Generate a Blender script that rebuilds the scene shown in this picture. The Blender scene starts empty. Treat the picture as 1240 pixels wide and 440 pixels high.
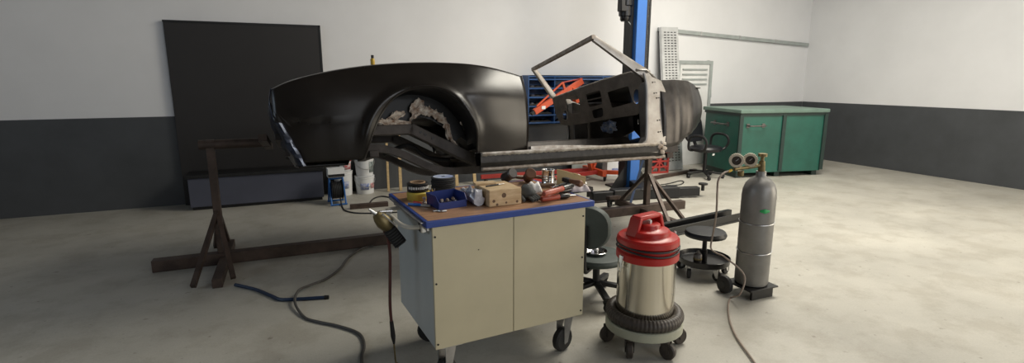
import bpy, bmesh, math, random
from mathutils import Vector, Matrix, noise
random.seed(7)
scene = bpy.context.scene
COL = scene.collection
R = math.radians
PI = math.pi

# ------------------------------------------------------------------ camera
F_PX, PITCH, YAW, CAM_H = 630.0, R(11.2), R(23.0), 1.55
cd = bpy.data.cameras.new('camera'); cam = bpy.data.objects.new('camera', cd); COL.objects.link(cam)
cd.sensor_width = 36.0; cd.lens = F_PX / 1240.0 * 36.0; cd.clip_start = 0.05; cd.clip_end = 100
cam.location = (0, 0, CAM_H); cam.rotation_euler = (R(90) - PITCH, 0, -YAW)
scene.camera = cam
# ------------------------------------------------------------------ sky, daylight and exposure
w = bpy.data.worlds.new('World'); scene.world = w; w.use_nodes = True
w.node_tree.nodes['Background'].inputs[0].default_value = (0.80, 0.90, 1.0, 1)
w.node_tree.nodes['Background'].inputs[1].default_value = 1.0
scene.view_settings.view_transform = 'Standard'; scene.view_settings.look = 'None'
scene.view_settings.gamma = 1.0; scene.view_settings.use_curve_mapping = False
scene.view_settings.exposure = 0.0

def area(name, loc, rot, sx, sy, power, col):
    l = bpy.data.lights.new(name, 'AREA'); l.shape = 'RECTANGLE'; l.size = sx; l.size_y = sy
    l.energy = power; l.color = col
    o = bpy.data.objects.new(name, l); COL.objects.link(o); o.location = loc; o.rotation_euler = rot
    return o
X0, X1, Y0, Y1, ZC = -5.0, 9.5, -5.0, 7.45, 4.4
# daylight entering through the open gate in the right wall, the gate behind the camera and the high window on the left
area('skylight_daylight', (5.1, 3.8, ZC - .02), (0, 0, 0), 2.8, 2.2, 350, (1.0, .94, .81))
area('gate_daylight', (X1 - .05, -1.3, 1.8), (0, R(90), 0), 3.4, 4.8, 270, (1.0, .86, .64))
area('front_gate_daylight', (2.6, Y0 + .05, 1.7), (R(90), 0, 0), 4.4, 3.2, 22, (1.0, .92, .78))
area('added_wall_fill', (5.2, Y0 + .05, 3.95), (R(90), 0, 0), 6.0, .6, 128, (.97, .97, 1.0))  # added unseen light high in front, brightens the back wall more than the floor
area('window_daylight', (X0 + .05, 2.6, 2.6), (0, R(-90), 0), 1.6, 3.6, 24, (.62, .80, 1.0))

# ------------------------------------------------------------------ pixel helpers (1240 x 440)
def ray(x, y):
    a = (x - 620) / F_PX; b = (y - 220) / F_PX
    f = math.cos(PITCH) - b * math.sin(PITCH); v = -math.sin(PITCH) - b * math.cos(PITCH)
    return Vector((a * math.cos(YAW) + f * math.sin(YAW), -a * math.sin(YAW) + f * math.cos(YAW), v))
EYE = Vector((0, 0, CAM_H))
def onz(x, y, z=0.0):
    d = ray(x, y); return EYE + d * ((z - CAM_H) / d.z)
def ony(x, y, Y):
    d = ray(x, y); return EYE + d * (Y / d.y)

# ------------------------------------------------------------------ materials
MATS = {}
def mat(name, col, rough=.5, metal=0.0, var=.12, scale=6.0, col2=None, bump=0.0, bscale=40., spec=.5, coat=0., alpha=1., emit=None, rvar=0.0, trans=0., stretch=None):
    if name in MATS: return MATS[name]
    m = bpy.data.materials.new(name); m.use_nodes = True; MATS[name] = m
    nt = m.node_tree; b = nt.nodes['Principled BSDF']
    b.inputs['Roughness'].default_value = rough; b.inputs['Metallic'].default_value = metal
    b.inputs['Specular IOR Level'].default_value = spec; b.inputs['Coat Weight'].default_value = coat
    b.inputs['Alpha'].default_value = alpha; b.inputs['Transmission Weight'].default_value = trans
    tc = nt.nodes.new('ShaderNodeTexCoord'); src = tc.outputs['Object']
    if stretch:
        mp = nt.nodes.new('ShaderNodeMapping'); mp.inputs['Scale'].default_value = stretch
        nt.links.new(src, mp.inputs['Vector']); src = mp.outputs['Vector']
    n = nt.nodes.new('ShaderNodeTexNoise'); n.inputs['Scale'].default_value = scale
    n.inputs['Detail'].default_value = 6; n.inputs['Roughness'].default_value = .62
    nt.links.new(src, n.inputs['Vector'])
    cr = nt.nodes.new('ShaderNodeValToRGB'); nt.links.new(n.outputs['Fac'], cr.inputs['Fac'])
    c = Vector(col); c2 = Vector(col2) if col2 else c * (1 - 2 * var)
    cr.color_ramp.elements[0].position = .34; cr.color_ramp.elements[0].color = (*c2, 1)
    cr.color_ramp.elements[1].position = .66; cr.color_ramp.elements[1].color = (*c, 1)
    nt.links.new(cr.outputs['Color'], b.inputs['Base Color'])
    if rvar:
        mr = nt.nodes.new('ShaderNodeMapRange'); mr.inputs['To Min'].default_value = max(.03, rough - rvar)
        mr.inputs['To Max'].default_value = min(1, rough + rvar)
        nt.links.new(n.outputs['Fac'], mr.inputs['Value']); nt.links.new(mr.outputs['Result'], b.inputs['Roughness'])
    if bump:
        n2 = nt.nodes.new('ShaderNodeTexNoise'); n2.inputs['Scale'].default_value = bscale; n2.inputs['Detail'].default_value = 4
        nt.links.new(src, n2.inputs['Vector'])
        bp = nt.nodes.new('ShaderNodeBump'); bp.inputs['Strength'].default_value = bump; bp.inputs['Distance'].default_value = .01
        nt.links.new(n2.outputs['Fac'], bp.inputs['Height']); nt.links.new(bp.outputs['Normal'], b.inputs['Normal'])
    if emit:
        b.inputs['Emission Color'].default_value = (*emit[0], 1); b.inputs['Emission Strength'].default_value = emit[1]
    return m

def concrete():
    m = bpy.data.materials.new('concrete_floor'); m.use_nodes = True; MATS['concrete'] = m
    nt = m.node_tree; b = nt.nodes['Principled BSDF']; L = nt.links.new
    tc = nt.nodes.new('ShaderNodeTexCoord')
    def nz(scale, detail, rough=.6):
        n = nt.nodes.new('ShaderNodeTexNoise'); n.inputs['Scale'].default_value = scale
        n.inputs['Detail'].default_value = detail; n.inputs['Roughness'].default_value = rough
        L(tc.outputs['Object'], n.inputs['Vector']); return n
    def ramp(n, p0, c0, p1, c1):
        r = nt.nodes.new('ShaderNodeValToRGB'); e = r.color_ramp.elements
        e[0].position = p0; e[0].color = (*c0, 1); e[1].position = p1; e[1].color = (*c1, 1)
        L(n.outputs['Fac'], r.inputs['Fac']); return r
    def mul(a, c, f=1.0):
        x = nt.nodes.new('ShaderNodeMix'); x.data_type = 'RGBA'; x.blend_type = 'MULTIPLY'; x.inputs[0].default_value = f
        L(a, x.inputs[6]); L(c, x.inputs[7]); return x.outputs[2]
    base = ramp(nz(.9, 5), .3, (.36, .345, .305), .7, (.49, .47, .415))
    stain = ramp(nz(2.6, 8, .7), .40, (.62, .58, .52), .52, (1, 1, 1))
    spots = ramp(nz(17, 3, .5), .25, (.45, .42, .38), .33, (1, 1, 1))
    grain = ramp(nz(90, 4), .3, (.88, .88, .88), .7, (1, 1, 1))
    c = mul(mul(mul(base.outputs[0], stain.outputs[0], .35), spots.outputs[0], .7), grain.outputs[0])
    L(c, b.inputs['Base Color'])
    r = ramp(nz(1.7, 6), .3, (.36,) * 3, .7, (.62,) * 3); L(r.outputs[0], b.inputs['Roughness'])
    bp = nt.nodes.new('ShaderNodeBump'); bp.inputs['Strength'].default_value = .08; bp.inputs['Distance'].default_value = .01
    L(nz(35, 5).outputs['Fac'], bp.inputs['Height']); L(bp.outputs['Normal'], b.inputs['Normal'])
    return m
M = lambda n: MATS[n]
concrete()
mat('wall_white', (.72, .72, .73), .75, var=.03, scale=1.2, bump=.03, bscale=60)
mat('roof_grey', (.16, .16, .165), .7)
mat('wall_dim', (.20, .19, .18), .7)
mat('wainscot', (.062, .066, .072), .55, var=.12, scale=2)
mat('charcoal_board', (.018, .016, .016), .6, var=.08, scale=3)
mat('white_paint', (.70, .70, .69), .5, var=.05)
mat('chest_grey', (.065, .070, .100), .5, var=.08, scale=3)
mat('black_primer', (.0105, .0080, .0066), .30, var=.18, scale=5, rvar=.09, spec=.50)
mat('black_part', (.0075, .0075, .0085), .5, var=.2, scale=9)
mat('black_gloss', (.0075, .0075, .0085), .28, var=.2, scale=9)
mat('under_metal', (.075, .064, .058), .6, metal=.3, var=.25, scale=9, bump=.1)
mat('rust_torn', (.82, .76, .67), .8, var=.3, scale=22, col2=(.26, .15, .09), bump=.5, bscale=50)
mat('bare_steel', (.42, .40, .375), .40, metal=.75, var=.2, scale=7, rvar=.12, col2=(.27, .245, .22))
mat('cowl_metal', (.085, .078, .074), .34, metal=.75, var=.25, scale=6, rvar=.1)
mat('dull_steel', (.16, .15, .145), .38, metal=.7, var=.2, scale=6, rvar=.1)
mat('dash_grey', (.235, .20, .172), .5, metal=.35, var=.2, scale=8)
mat('rocker_black', (.035, .031, .028), .45, metal=.3, var=.3, scale=18, bump=.25, bscale=30)
mat('sill_light', (.55, .52, .48), .42, metal=.6, var=.3, scale=16, col2=(.25, .21, .17))
mat('frame_pipe', (.40, .36, .32), .45, metal=.5, var=.3, scale=14, col2=(.16, .12, .09))
mat('tail_sky_tint', (.045, .055, .085), .36, metal=.6, var=.35, scale=14)  # blue of the reflected sky is put into the tail metal's colour
mat('brown_steel', (.085, .058, .046), .55, metal=.3, var=.25, scale=8)
mat('bench_cream', (.50, .452, .315), .38, var=.04, scale=4, rvar=.06)
mat('bench_side', (.50, .53, .53), .45, var=.05, scale=4)
mat('bench_blue', (.020, .055, .27), .35, var=.1)
mat('bench_wood', (.40, .22, .12), .5, var=.2, scale=9, stretch=(1, 6, 1))
mat('screw_dark', (.03, .03, .03), .4, metal=.6)
mat('zinc', (.55, .55, .55), .35, metal=.9, var=.15, scale=12)
mat('chrome', (.75, .75, .74), .14, metal=1.0, var=.05)
mat('tub_steel', (.76, .72, .62), .13, metal=1.0, var=.05, scale=3, rvar=.04)
mat('rubber', (.022, .021, .020), .65, var=.2, scale=12)
mat('hose_brown', (.045, .034, .027), .5, var=.2, scale=14)
mat('red_plastic', (.44, .016, .012), .34, var=.08, scale=4)
mat('red_handle', (.42, .085, .05), .4, var=.18, scale=18)
mat('orange_red', (.62, .085, .025), .45, var=.12, scale=8)
mat('red_paint', (.38, .035, .028), .45, var=.1)
mat('lift_blue', (.022, .13, .44), .4, var=.06, scale=4)
mat('rack_blue', (.018, .085, .26), .45, var=.1, scale=5)
mat('vac_base', (.38, .385, .30), .5, var=.08)
mat('wood_light', (.56, .40, .20), .6, var=.2, scale=7, stretch=(1, 1, 8))
mat('wood_block', (.62, .47, .29), .6, var=.16, scale=10, stretch=(1, 5, 5), col2=(.44, .30, .16))
mat('wood_mark', (.16, .09, .05), .7, var=.2)
mat('wood_brown', (.22, .10, .05), .5, var=.25, scale=14)
mat('wood_hammer', (.20, .12, .075), .55, var=.25, scale=20)
mat('cardboard', (.60, .44, .22), .7, var=.1)
mat('rag_white', (.88, .87, .85), .85, var=.08, scale=20)
mat('rag_pink', (.62, .55, .56), .85, var=.2, scale=20)
mat('glove_grey', (.07, .075, .075), .8, var=.2, scale=25)
mat('tape_yellow', (.60, .46, .08), .4, var=.08)
mat('tape_card', (.34, .22, .13), .7, var=.12)
mat('label_white', (.75, .75, .73), .5, var=.05)
mat('disc_grit', (.028, .03, .034), .8, var=.3, scale=60, bump=.3, bscale=120)
mat('disc_label', (.55, .6, .68), .5, scale=22, col2=(.10, .16, .42))
mat('bin_blue', (.015, .035, .19), .38, var=.1)
mat('bag_silver', (.72, .73, .80), .28, metal=.1, var=.3, scale=14, coat=.4)
mat('plastic_white', (.72, .73, .74), .4, var=.05)
mat('print_blue', (.08, .14, .38), .5, scale=25, col2=(.5, .5, .56))
mat('print_dark', (.08, .10, .11), .5, scale=25, col2=(.35, .4, .38))
mat('print_red', (.5, .04, .05), .5, scale=25, col2=(.55, .5, .5))
mat('reel_blue', (.02, .13, .42), .4)
mat('cable_black', (.016, .016, .017), .5)
mat('cable_grey', (.07, .065, .06), .5)
mat('hose_blue', (.012, .028, .07), .45)
mat('hose_red', (.085, .022, .018), .5)
mat('hose_tan', (.30, .24, .20), .55, var=.15)
mat('brass', (.23, .18, .085), .42, metal=.7, var=.2, scale=20)
mat('ivory', (.62, .58, .50), .45, var=.08)
mat('cushion', (.052, .068, .064), .6, var=.12, scale=9, bump=.08)
mat('leather_black', (.008, .0085, .012), .42, var=.15, scale=10)
mat('green_paint', (.015, .110, .080), .45, var=.14, scale=3)
mat('green_lid', (.15, .23, .19), .5, var=.12, scale=5)
mat('dark_green', (.014, .035, .030), .5, var=.1)
mat('cyl_grey', (.24, .235, .225), .42, metal=.35, var=.14, scale=5)
mat('green_mark', (.02, .35, .10), .5)
mat('boot_cream', (.52, .46, .36), .6, var=.1)
mat('perf_silver', (.62, .63, .63), .35, metal=.4, var=.1)
mat('perf_back', (.10, .105, .11), .6, metal=.4)
mat('conduit', (.36, .39, .38), .5, var=.1)
mat('bag_blue', (.10, .24, .62), .3, var=.2, scale=40, col2=(.75, .78, .82))
mat('yellow_cap', (.60, .38, .03), .4)
mat('tube_light', (.9, .9, .88), .4, emit=((1.0, .96, .88), 2.0))
mat('gate_grey', (.45, .46, .47), .5)

# ------------------------------------------------------------------ mesh helpers
class MB:
    def __init__(s): s.v = []; s.f = []
    def add(s, vs, fs, mx=None):
        o = len(s.v)
        s.v += [tuple(mx @ Vector(p)) if mx else tuple(p) for p in vs]
        s.f += [tuple(i + o for i in f) for f in fs]
        return s
    def box(s, c, d, mx=None, taper=1.0):
        x, y, z = d[0] / 2, d[1] / 2, d[2] / 2
        vs = []
        for k in (-1, 1):
            q = 1.0 if k < 0 else taper
            for a, b in ((-1, -1), (1, -1), (1, 1), (-1, 1)):
                vs.append((c[0] + a * x * q, c[1] + b * y * q, c[2] + k * z))
        return s.add(vs, [(3, 2, 1, 0), (4, 5, 6, 7), (0, 1, 5, 4), (1, 2, 6, 5), (2, 3, 7, 6), (3, 0, 4, 7)], mx)
    def bar(s, p0, p1, wd, ht, up=(0, 0, 1)):
        p0, p1 = Vector(p0), Vector(p1); d = (p1 - p0); L = d.length; d.normalize()
        u = Vector(up)
        if abs(d.dot(u)) > .98: u = Vector((1, 0, 0))
        sd = d.cross(u).normalized(); u = sd.cross(d).normalized()
        mx = Matrix(((d.x, sd.x, u.x, 0), (d.y, sd.y, u.y, 0), (d.z, sd.z, u.z, 0), (0, 0, 0, 1)))
        mx.translation = (p0 + p1) / 2
        return s.box((0, 0, 0), (L, wd, ht), mx)
    def lathe(s, prof, n=24, mx=None, closed=False):
        vs = []; fs = []; k = len(prof)
        for i in range(n):
            a = 2 * PI * i / n
            for r, z in prof: vs.append((r * math.cos(a), r * math.sin(a), z))
        for i in range(n):
            j = (i + 1) % n
            for q in range(k if closed else k - 1):
                q2 = (q + 1) % k
                if prof[q][0] < 1e-6 and prof[q2][0] < 1e-6: continue
                fs.append((i * k + q, j * k + q, j * k + q2, i * k + q2))
        return s.add(vs, fs, mx)
    def cyl(s, p0, p1, r0, r1=None, n=14):
        p0, p1 = Vector(p0), Vector(p1); r1 = r0 if r1 is None else r1
        d = p1 - p0; L = d.length
        mx = d.to_track_quat('Z', 'Y').to_matrix().to_4x4(); mx.translation = p0
        vs = [(r0 * math.cos(2 * PI * i / n), r0 * math.sin(2 * PI * i / n), 0) for i in range(n)]
        vs += [(r1 * math.cos(2 * PI * i / n), r1 * math.sin(2 * PI * i / n), L) for i in range(n)]
        fs = [(i, (i + 1) % n, n + (i + 1) % n, n + i) for i in range(n)]
        fs += [tuple(range(n - 1, -1, -1)), tuple(range(n, 2 * n))]
        return s.add(vs, fs, mx)
    def ell(s, c, r, n=14, k=8, mx=None):
        prof = [(math.sin(PI * i / k), -math.cos(PI * i / k)) for i in range(k + 1)]
        m = Matrix.Translation(Vector(c)) @ Matrix.Diagonal((r[0], r[1], r[2], 1))
        return s.lathe(prof, n, (mx @ m) if mx else m)
    def tube(s, pts, r, n=8, closed=False):
        pts = [Vector(p) for p in pts]; m = len(pts)
        rs = r if isinstance(r, (list, tuple)) else [r] * m
        vs = []; fs = []; up = None
        for i in range(m):
            if closed: t = pts[(i + 1) % m] - pts[i - 1]
            else: t = pts[min(i + 1, m - 1)] - pts[max(i - 1, 0)]
            t.normalize()
            if up is None:
                up = t.orthogonal().normalized()
            up = (up - t * up.dot(t)).normalized(); sd = t.cross(up)
            for j in range(n):
                a = 2 * PI * j / n
                vs.append(pts[i] + (up * math.cos(a) + sd * math.sin(a)) * rs[i])
        for i in range(m if closed else m - 1):
            a = i * n; b = ((i + 1) % m) * n
            for j in range(n): fs.append((a + j, a + (j + 1) % n, b + (j + 1) % n, b + j))
        if not closed: fs += [tuple(range(n - 1, -1, -1)), tuple(range((m - 1) * n, m * n))]
        return s.add(vs, fs)
    def grid(s, rows, wrap=False):
        k = len(rows[0]); vs = [p for r in rows for p in r]; fs = []
        for i in range(len(rows) - 1):
            for j in range(k if wrap else k - 1):
                j2 = (j + 1) % k
                fs.append((i * k + j, i * k + j2, (i + 1) * k + j2, (i + 1) * k + j))
        return s.add(vs, fs)
    def prism(s, poly, z0, z1, mx=None):
        n = len(poly)
        vs = [(x, y, z0) for x, y in poly] + [(x, y, z1) for x, y in poly]
        fs = [(i, (i + 1) % n, n + (i + 1) % n, n + i) for i in range(n)] + [tuple(range(n - 1, -1, -1)), tuple(range(n, 2 * n))]
        return s.add(vs, fs, mx)
    def mesh(s, name, smooth=40, fix=True):
        me = bpy.data.meshes.new(name); me.from_pydata(s.v, [], s.f); me.validate()
        bm = bmesh.new(); bm.from_mesh(me)
        bmesh.ops.remove_doubles(bm, verts=bm.verts, dist=1e-5)
        if fix: bmesh.ops.recalc_face_normals(bm, faces=bm.faces)
        bm.to_mesh(me); bm.free()
        if smooth:
            me.shade_smooth(); me.set_sharp_from_angle(angle=R(smooth))
        return me
    def build(s, name, m, parent=None, smooth=40, bevel=0, solid=0, seg=2, sub=0, label=None, fix=True):
        me = s.mesh(name, smooth, fix); me.materials.append(M(m))
        o = bpy.data.objects.new(name, me); COL.objects.link(o); o.parent = parent
        if solid:
            q = o.modifiers.new('s', 'SOLIDIFY'); q.thickness = solid; q.offset = 0
        if bevel:
            q = o.modifiers.new('b', 'BEVEL'); q.width = bevel; q.segments = seg; q.limit_method = 'ANGLE'; q.angle_limit = R(35)
        if sub:
            q = o.modifiers.new('u', 'SUBSURF'); q.levels = sub; q.render_levels = sub
        if label: o['label'] = label
        return o

def plate(name, outer, holes, thick, m, parent, mx, smooth=30, bevel=0):
    cu = bpy.data.curves.new(name, 'CURVE'); cu.dimensions = '2D'; cu.fill_mode = 'BOTH'; cu.extrude = thick / 2
    for ring in [outer] + holes:
        sp = cu.splines.new('POLY'); sp.points.add(len(ring) - 1); sp.use_cyclic_u = True
        for p, q in zip(sp.points, ring): p.co = (q[0], q[1], 0, 1)
    t = bpy.data.objects.new('tmp', cu); COL.objects.link(t)
    dg = bpy.context.evaluated_depsgraph_get(); dg.update()
    me = bpy.data.meshes.new_from_object(t.evaluated_get(dg)); bpy.data.objects.remove(t); bpy.data.curves.remove(cu)
    me.name = name; me.transform(mx); me.materials.clear(); me.materials.append(M(m))
    o = bpy.data.objects.new(name, me); COL.objects.link(o); o.parent = parent
    return o
def rrect(cx, cy, a, b, r, n=4):
    pts = []
    for k, (sx, sy) in enumerate(((1, 1), (-1, 1), (-1, -1), (1, -1))):
        for i in range(n + 1):
            t = PI / 2 * (k + i / n)
            pts.append((cx + sx * (a / 2 - r) + r * math.cos(t), cy + sy * (b / 2 - r) + r * math.sin(t)))
    return pts
def circ(cx, cy, r, n=16, ry=None): return [(cx + r * math.cos(2 * PI * i / n), cy + (ry or r) * math.sin(2 * PI * i / n)) for i in range(n)]
def smooth_path(pts, k=6, closed=False):
    pts = [Vector(p) for p in pts]; out = []; n = len(pts)
    rng = range(n) if closed else range(n - 1)
    for i in rng:
        g = (lambda q: pts[q % n]) if closed else (lambda q: pts[max(0, min(n - 1, q))])
        a, b, c, d = g(i - 1), g(i), g(i + 1), g(i + 2)
        for j in range(k):
            t = j / k
            out.append(.5 * ((2 * b) + (c - a) * t + (2 * a - 5 * b + 4 * c - d) * t * t + (3 * b - a - 3 * c + d) * t ** 3))
    if not closed: out.append(pts[-1])
    return out
def interp(tab, x):
    if x <= tab[0][0]: return tab[0][1]
    for (a, b), (c, d) in zip(tab, tab[1:]):
        if x <= c: return b + (d - b) * (x - a) / (c - a)
    return tab[-1][1]
def sinterp(tab, x):
    n = len(tab)
    if x <= tab[0][0]: return tab[0][1]
    if x >= tab[-1][0]: return tab[-1][1]
    for i in range(n - 1):
        if x <= tab[i + 1][0]:
            x0, y0 = tab[i]; x1, y1 = tab[i + 1]; h = x1 - x0
            m0 = (y1 - tab[i - 1][1]) / (x1 - tab[i - 1][0]) if i > 0 else (y1 - y0) / h
            m1 = (tab[i + 2][1] - y0) / (tab[i + 2][0] - x0) if i < n - 2 else (y1 - y0) / h
            t = (x - x0) / h
            return (2*t**3-3*t*t+1)*y0 + (t**3-2*t*t+t)*h*m0 + (-2*t**3+3*t*t)*y1 + (t**3-t*t)*h*m1
def tag(o, label, cat, group=None):
    o['label'] = label; o['category'] = cat
    if group: o['group'] = group
    return o
def thing(name, label, cat, loc=(0, 0, 0), rz=0.0, group=None):
    o = bpy.data.objects.new(name, None); COL.objects.link(o); o.location = loc; o.rotation_euler = (0, 0, rz)
    o.empty_display_size = .1
    return tag(o, label, cat, group)
def struct(o): o['kind'] = 'structure'; return o
def copy_tree(o, parent=None):
    c = o.copy(); COL.objects.link(c); c.parent = parent
    for ch in list(o.children): copy_tree(ch, c)
    return c
def caster(parent, x, y, r, z_top, ang=0.0, wm='rubber', bm='zinc', wd=.03):
    """swivel caster, a part of its thing: bracket with a wheel as sub-part"""
    c, s_ = math.cos(ang), math.sin(ang); off = r * .45
    wx, wy = x + c * off, y + s_ * off
    br = MB().cyl((x, y, z_top - .012), (x, y, z_top), r * .62, n=12)
    for k in (-1, 1):
        px, py = -s_ * k * (wd * .5 + .006), c * k * (wd * .5 + .006)
        br.bar((x + px, y + py, z_top - .01), (wx + px, wy + py, r), r * .5, .005, up=(c, s_, 0.01)) if False else None
        mx = Matrix.Translation((wx + px, wy + py, 0)) @ Matrix.Rotation(ang, 4, 'Z') @ Matrix.Rotation(R(90), 4, 'X')
        br.prism([(-off - r * .4, z_top - .006), (-off + r * .7, z_top - .006), (r * .22, r * .85), (r * .15, r * .8 - r * .1), (-r * .2, r * .8)], -.002, .002, mx)
    b = br.build('caster', bm, parent)
    MB().lathe([(r * .35, -wd * .5), (r * .86, -wd * .5), (r, -wd * .3), (r, wd * .3), (r * .86, wd * .5), (r * .35, wd * .5), (r * .3, wd * .56), (0, wd * .56), (0, -wd * .56), (r * .3, -wd * .56)], 20,
               Matrix.Translation((wx, wy, r)) @ Matrix.Rotation(ang, 4, 'Z') @ Matrix.Rotation(R(90), 4, 'X'), closed=True).build('wheel', wm, b)
    return b

# ================================================================== THE ROOM
struct(MB().box(((X0 + X1) / 2, (Y0 + Y1) / 2, -.05), (X1 - X0 + .4, Y1 - Y0 + .4, .1)).build('floor', 'concrete', smooth=0))
ce = MB()
for xa_, xb_, ya_, yb_ in ((X0 - .2, 3.7, Y0 - .2, Y1 + .2), (6.5, X1 + .2, Y0 - .2, Y1 + .2), (3.7, 6.5, Y0 - .2, 2.7), (3.7, 6.5, 4.9, Y1 + .2)):
    ce.box(((xa_ + xb_) / 2, (ya_ + yb_) / 2, ZC + .1), (xb_ - xa_, yb_ - ya_, .2))
struct(ce.build('ceiling', 'roof_grey', smooth=0))
WZ = 1.10
wb = struct(MB().box(((X0 + X1) / 2, Y1 + .1, ZC / 2), (X1 - X0, .2, ZC)).build('wall_back', 'wall_white', smooth=0))
MB().box(((X0 + X1) / 2, Y1 - .004, WZ / 2), (X1 - X0 - .02, .008, WZ)).build('painted_dado', 'wainscot', wb, smooth=0, label='dark grey painted lower wall band')
wr = MB()
for (ya, yb, za, zb) in ((Y0, -3.8, 0, ZC), (1.2, Y1, 0, ZC), (-3.8, 1.2, 3.6, ZC)): wr.box((X1 + .1, (ya + yb) / 2, (za + zb) / 2), (.2, yb - ya, zb - za))
wr = struct(wr.build('wall_right', 'wall_white', smooth=0))
MB().box((X1 - .004, (1.26 + Y1) / 2, WZ / 2), (.008, Y1 - 1.26 - .02, WZ)).build('painted_dado', 'wainscot', wr, smooth=0, label='dark grey painted lower wall band')
wl = MB()
for (ya, yb, za, zb) in ((Y0, .8, 0, ZC), (4.4, Y1, 0, ZC), (.8, 4.4, 0, 1.8), (.8, 4.4, 3.4, ZC)): wl.box((X0 - .1, (ya + yb) / 2, (za + zb) / 2), (.2, yb - ya, zb - za))
struct(wl.build('wall_left', 'wall_dim', smooth=0))
wf = MB()
for (xa, xb, za, zb) in ((X0, .4, 0, 3.6), (4.8, X1, 0, 3.6), (.4, 4.8, 3.4, 3.6), (X0, 2.2, 3.6, ZC), (8.2, X1, 3.6, ZC), (2.2, 8.2, 4.3, ZC)): wf.box(((xa + xb) / 2, Y0 - .1, (za + zb) / 2), (xb - xa, .2, zb - za))  # long gap under the ceiling is added for the wall-brightening light
struct(wf.build('wall_front', 'wall_dim', smooth=0))

# white louvred door on the back wall
dx0, dx1, dz1 = 6.33, 7.0, 1.80
dr = struct(MB().box(((dx0 + dx1) / 2, Y1 - .025, dz1 / 2), (dx1 - dx0, .03, dz1)).build('door_1', 'white_paint', smooth=0, bevel=.004))
fr = MB()
for a, b, c_, d_ in ((dx0 - .06, dx0, 0, dz1 + .06), (dx1, dx1 + .06, 0, dz1 + .06), (dx0, dx1, dz1, dz1 + .06)): fr.box(((a + b) / 2, Y1 - .03, (c_ + d_) / 2), (b - a, .05, d_ - c_))
fr.build('door_frame', 'conduit', dr, smooth=0)
for k in range(4):
    MB().box(((dx0 + dx1) / 2, Y1 - .05, 1.71 - k * .085), (dx1 - dx0 - .12, .02, .022)).build('louvre_slat', 'conduit', dr, smooth=0)

# ceiling lamps (above the frame)
for i, (x, y) in enumerate(((3.2, 1.6), (7.4, 2.0))):
    t = thing('ceiling_lamp', 'long twin-tube fluorescent lamp hanging under the workshop ceiling', 'lamp', (x, y, ZC - .14), 0, 'ceiling lamps')
    MB().prism([(-.14, 0), (.14, 0), (.07, .14), (-.07, .14)], -.75, .75, Matrix.Rotation(R(90), 4, 'Z') @ Matrix.Rotation(R(90), 4, 'X')).build('housing', 'white_paint', t, smooth=0)
    for k in (-.06, .06): MB().cyl((-.7, k, -.025), (.7, k, -.025), .016).build('tube', 'tube_light', t)
    l = bpy.data.lights.new('lamp_light', 'AREA'); l.shape = 'RECTANGLE'; l.size = 1.4; l.size_y = .25; l.energy = 14; l.color = (1, .95, .86)
    lo = bpy.data.objects.new('lamp_light', l); COL.objects.link(lo); lo.location = (0, 0, -.05); lo.parent = t

# ================================================================== CAR BODY
ROLL = R(10.5); CO = Vector((0.923, 3.74, 0.94))
car = thing('car_body', 'stripped black car body shell without doors raised on a rotating frame', 'car body', CO)
car.rotation_euler = (-ROLL, 0, 0)
CM = Matrix.Translation(CO) @ Matrix.Rotation(-ROLL, 4, 'X'); CI = CM.inverted()
def cl(x, y, pn=(0, 1, 0), pd=0.0):
    """pixel -> car-local point on the local plane pn . p = pd"""
    o = CI @ EYE; d = CI.to_3x3() @ ray(x, y); n = Vector(pn)
    return o + d * ((pd - n.dot(o)) / n.dot(d))
W = 1.46           # body width
def ymir(p): return (p[0], W - p[1], p[2])
TOP = [(-1.03, .56), (-.91, .615), (-.711, .668), (-.532, .706), (-.332, .737), (-.095, .757), (.153, .762), (.38, .754), (.595, .731), (.88, .672)]
ARCH = [(-.458, .058), (-.419, .155), (-.387, .242), (-.319, .375), (-.236, .474), (-.142, .532), (-.018, .561), (.137, .545), (.259, .466), (.348, .339), (.395, .22), (.412, .05)]
AC = (-.02, .10)
def side_y(x, z):
    """outward bulge of the quarter panel; negative is towards the viewer"""
    y = 0.0
    y += .10 * max(0, (z - .45) / .30) ** 2                       # shoulder turning in
    y += .07 * max(0, (.30 - z) / .30) ** 1.6                      # tuck under
    y += .05 * max(0, (-.55 - x) / .45) ** 2                       # tail narrows
    hip = math.exp(-((x - .28) / .42) ** 2)                        # wheel hip, the body narrows in front of it at the door
    y += .035 - .05 * hip * max(0, 1 - abs(z - .50) / .40)
    r = math.hypot((x - AC[0]) * 1.02, (z - AC[1]) * .93)          # flare round the arch
    y -= .024 * math.exp(-((r - .435) / .036) ** 2) * max(0, min(1, (z - .02) / .2))
    y += .085 * max(0, (x - .36) / .47) ** 1.7                     # waist narrowing towards the door
    if x < -.5: y += .012 * (1 if z < .345 else 0) * min(1, (-.5 - x) / .2)
    return y
def zbot(x):
    if x < -.458: return interp([(-1.03, .36), (-1.0, .31), (-.95, .17), (-.88, .055), (-.458, .055)], x)
    if x <= .412: return sinterp(ARCH, x)
    return .045
xs = sorted(set([-1.03 + .03 * i for i in range(20)] + [-.458 + .87 * (.5 - .5 * math.cos(PI * i / 44)) for i in range(45)] + [.412 + .468 * i / 15 for i in range(16)]))
def quarter(fl):
    rows = []
    for x in xs:
        zb, zt = zbot(x), sinterp(TOP, x); col = []
        for j in range(33):
            t = j / 32; z = zb + (zt - zb) * t
            xx = x
            if x > .82: xx = x + .012 * math.sin(PI * min(1, max(0, z / .68)))
            p = (xx, side_y(x, z), z); col.append(fl(p))
        y1 = side_y(x, zt)
        for j in range(1, 8):                                       # roll over to the deck
            a = j / 7 * PI / 2
            p = (x, y1 + .085 * math.sin(a) * 1.3, zt + .022 * math.sin(a * 1.6)); col.append(fl(p))
        rows.append(col)
    return MB().grid(rows)
qp = quarter(lambda p: p).build('quarter_panel', 'black_primer', car, smooth=50, solid=.006)
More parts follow.
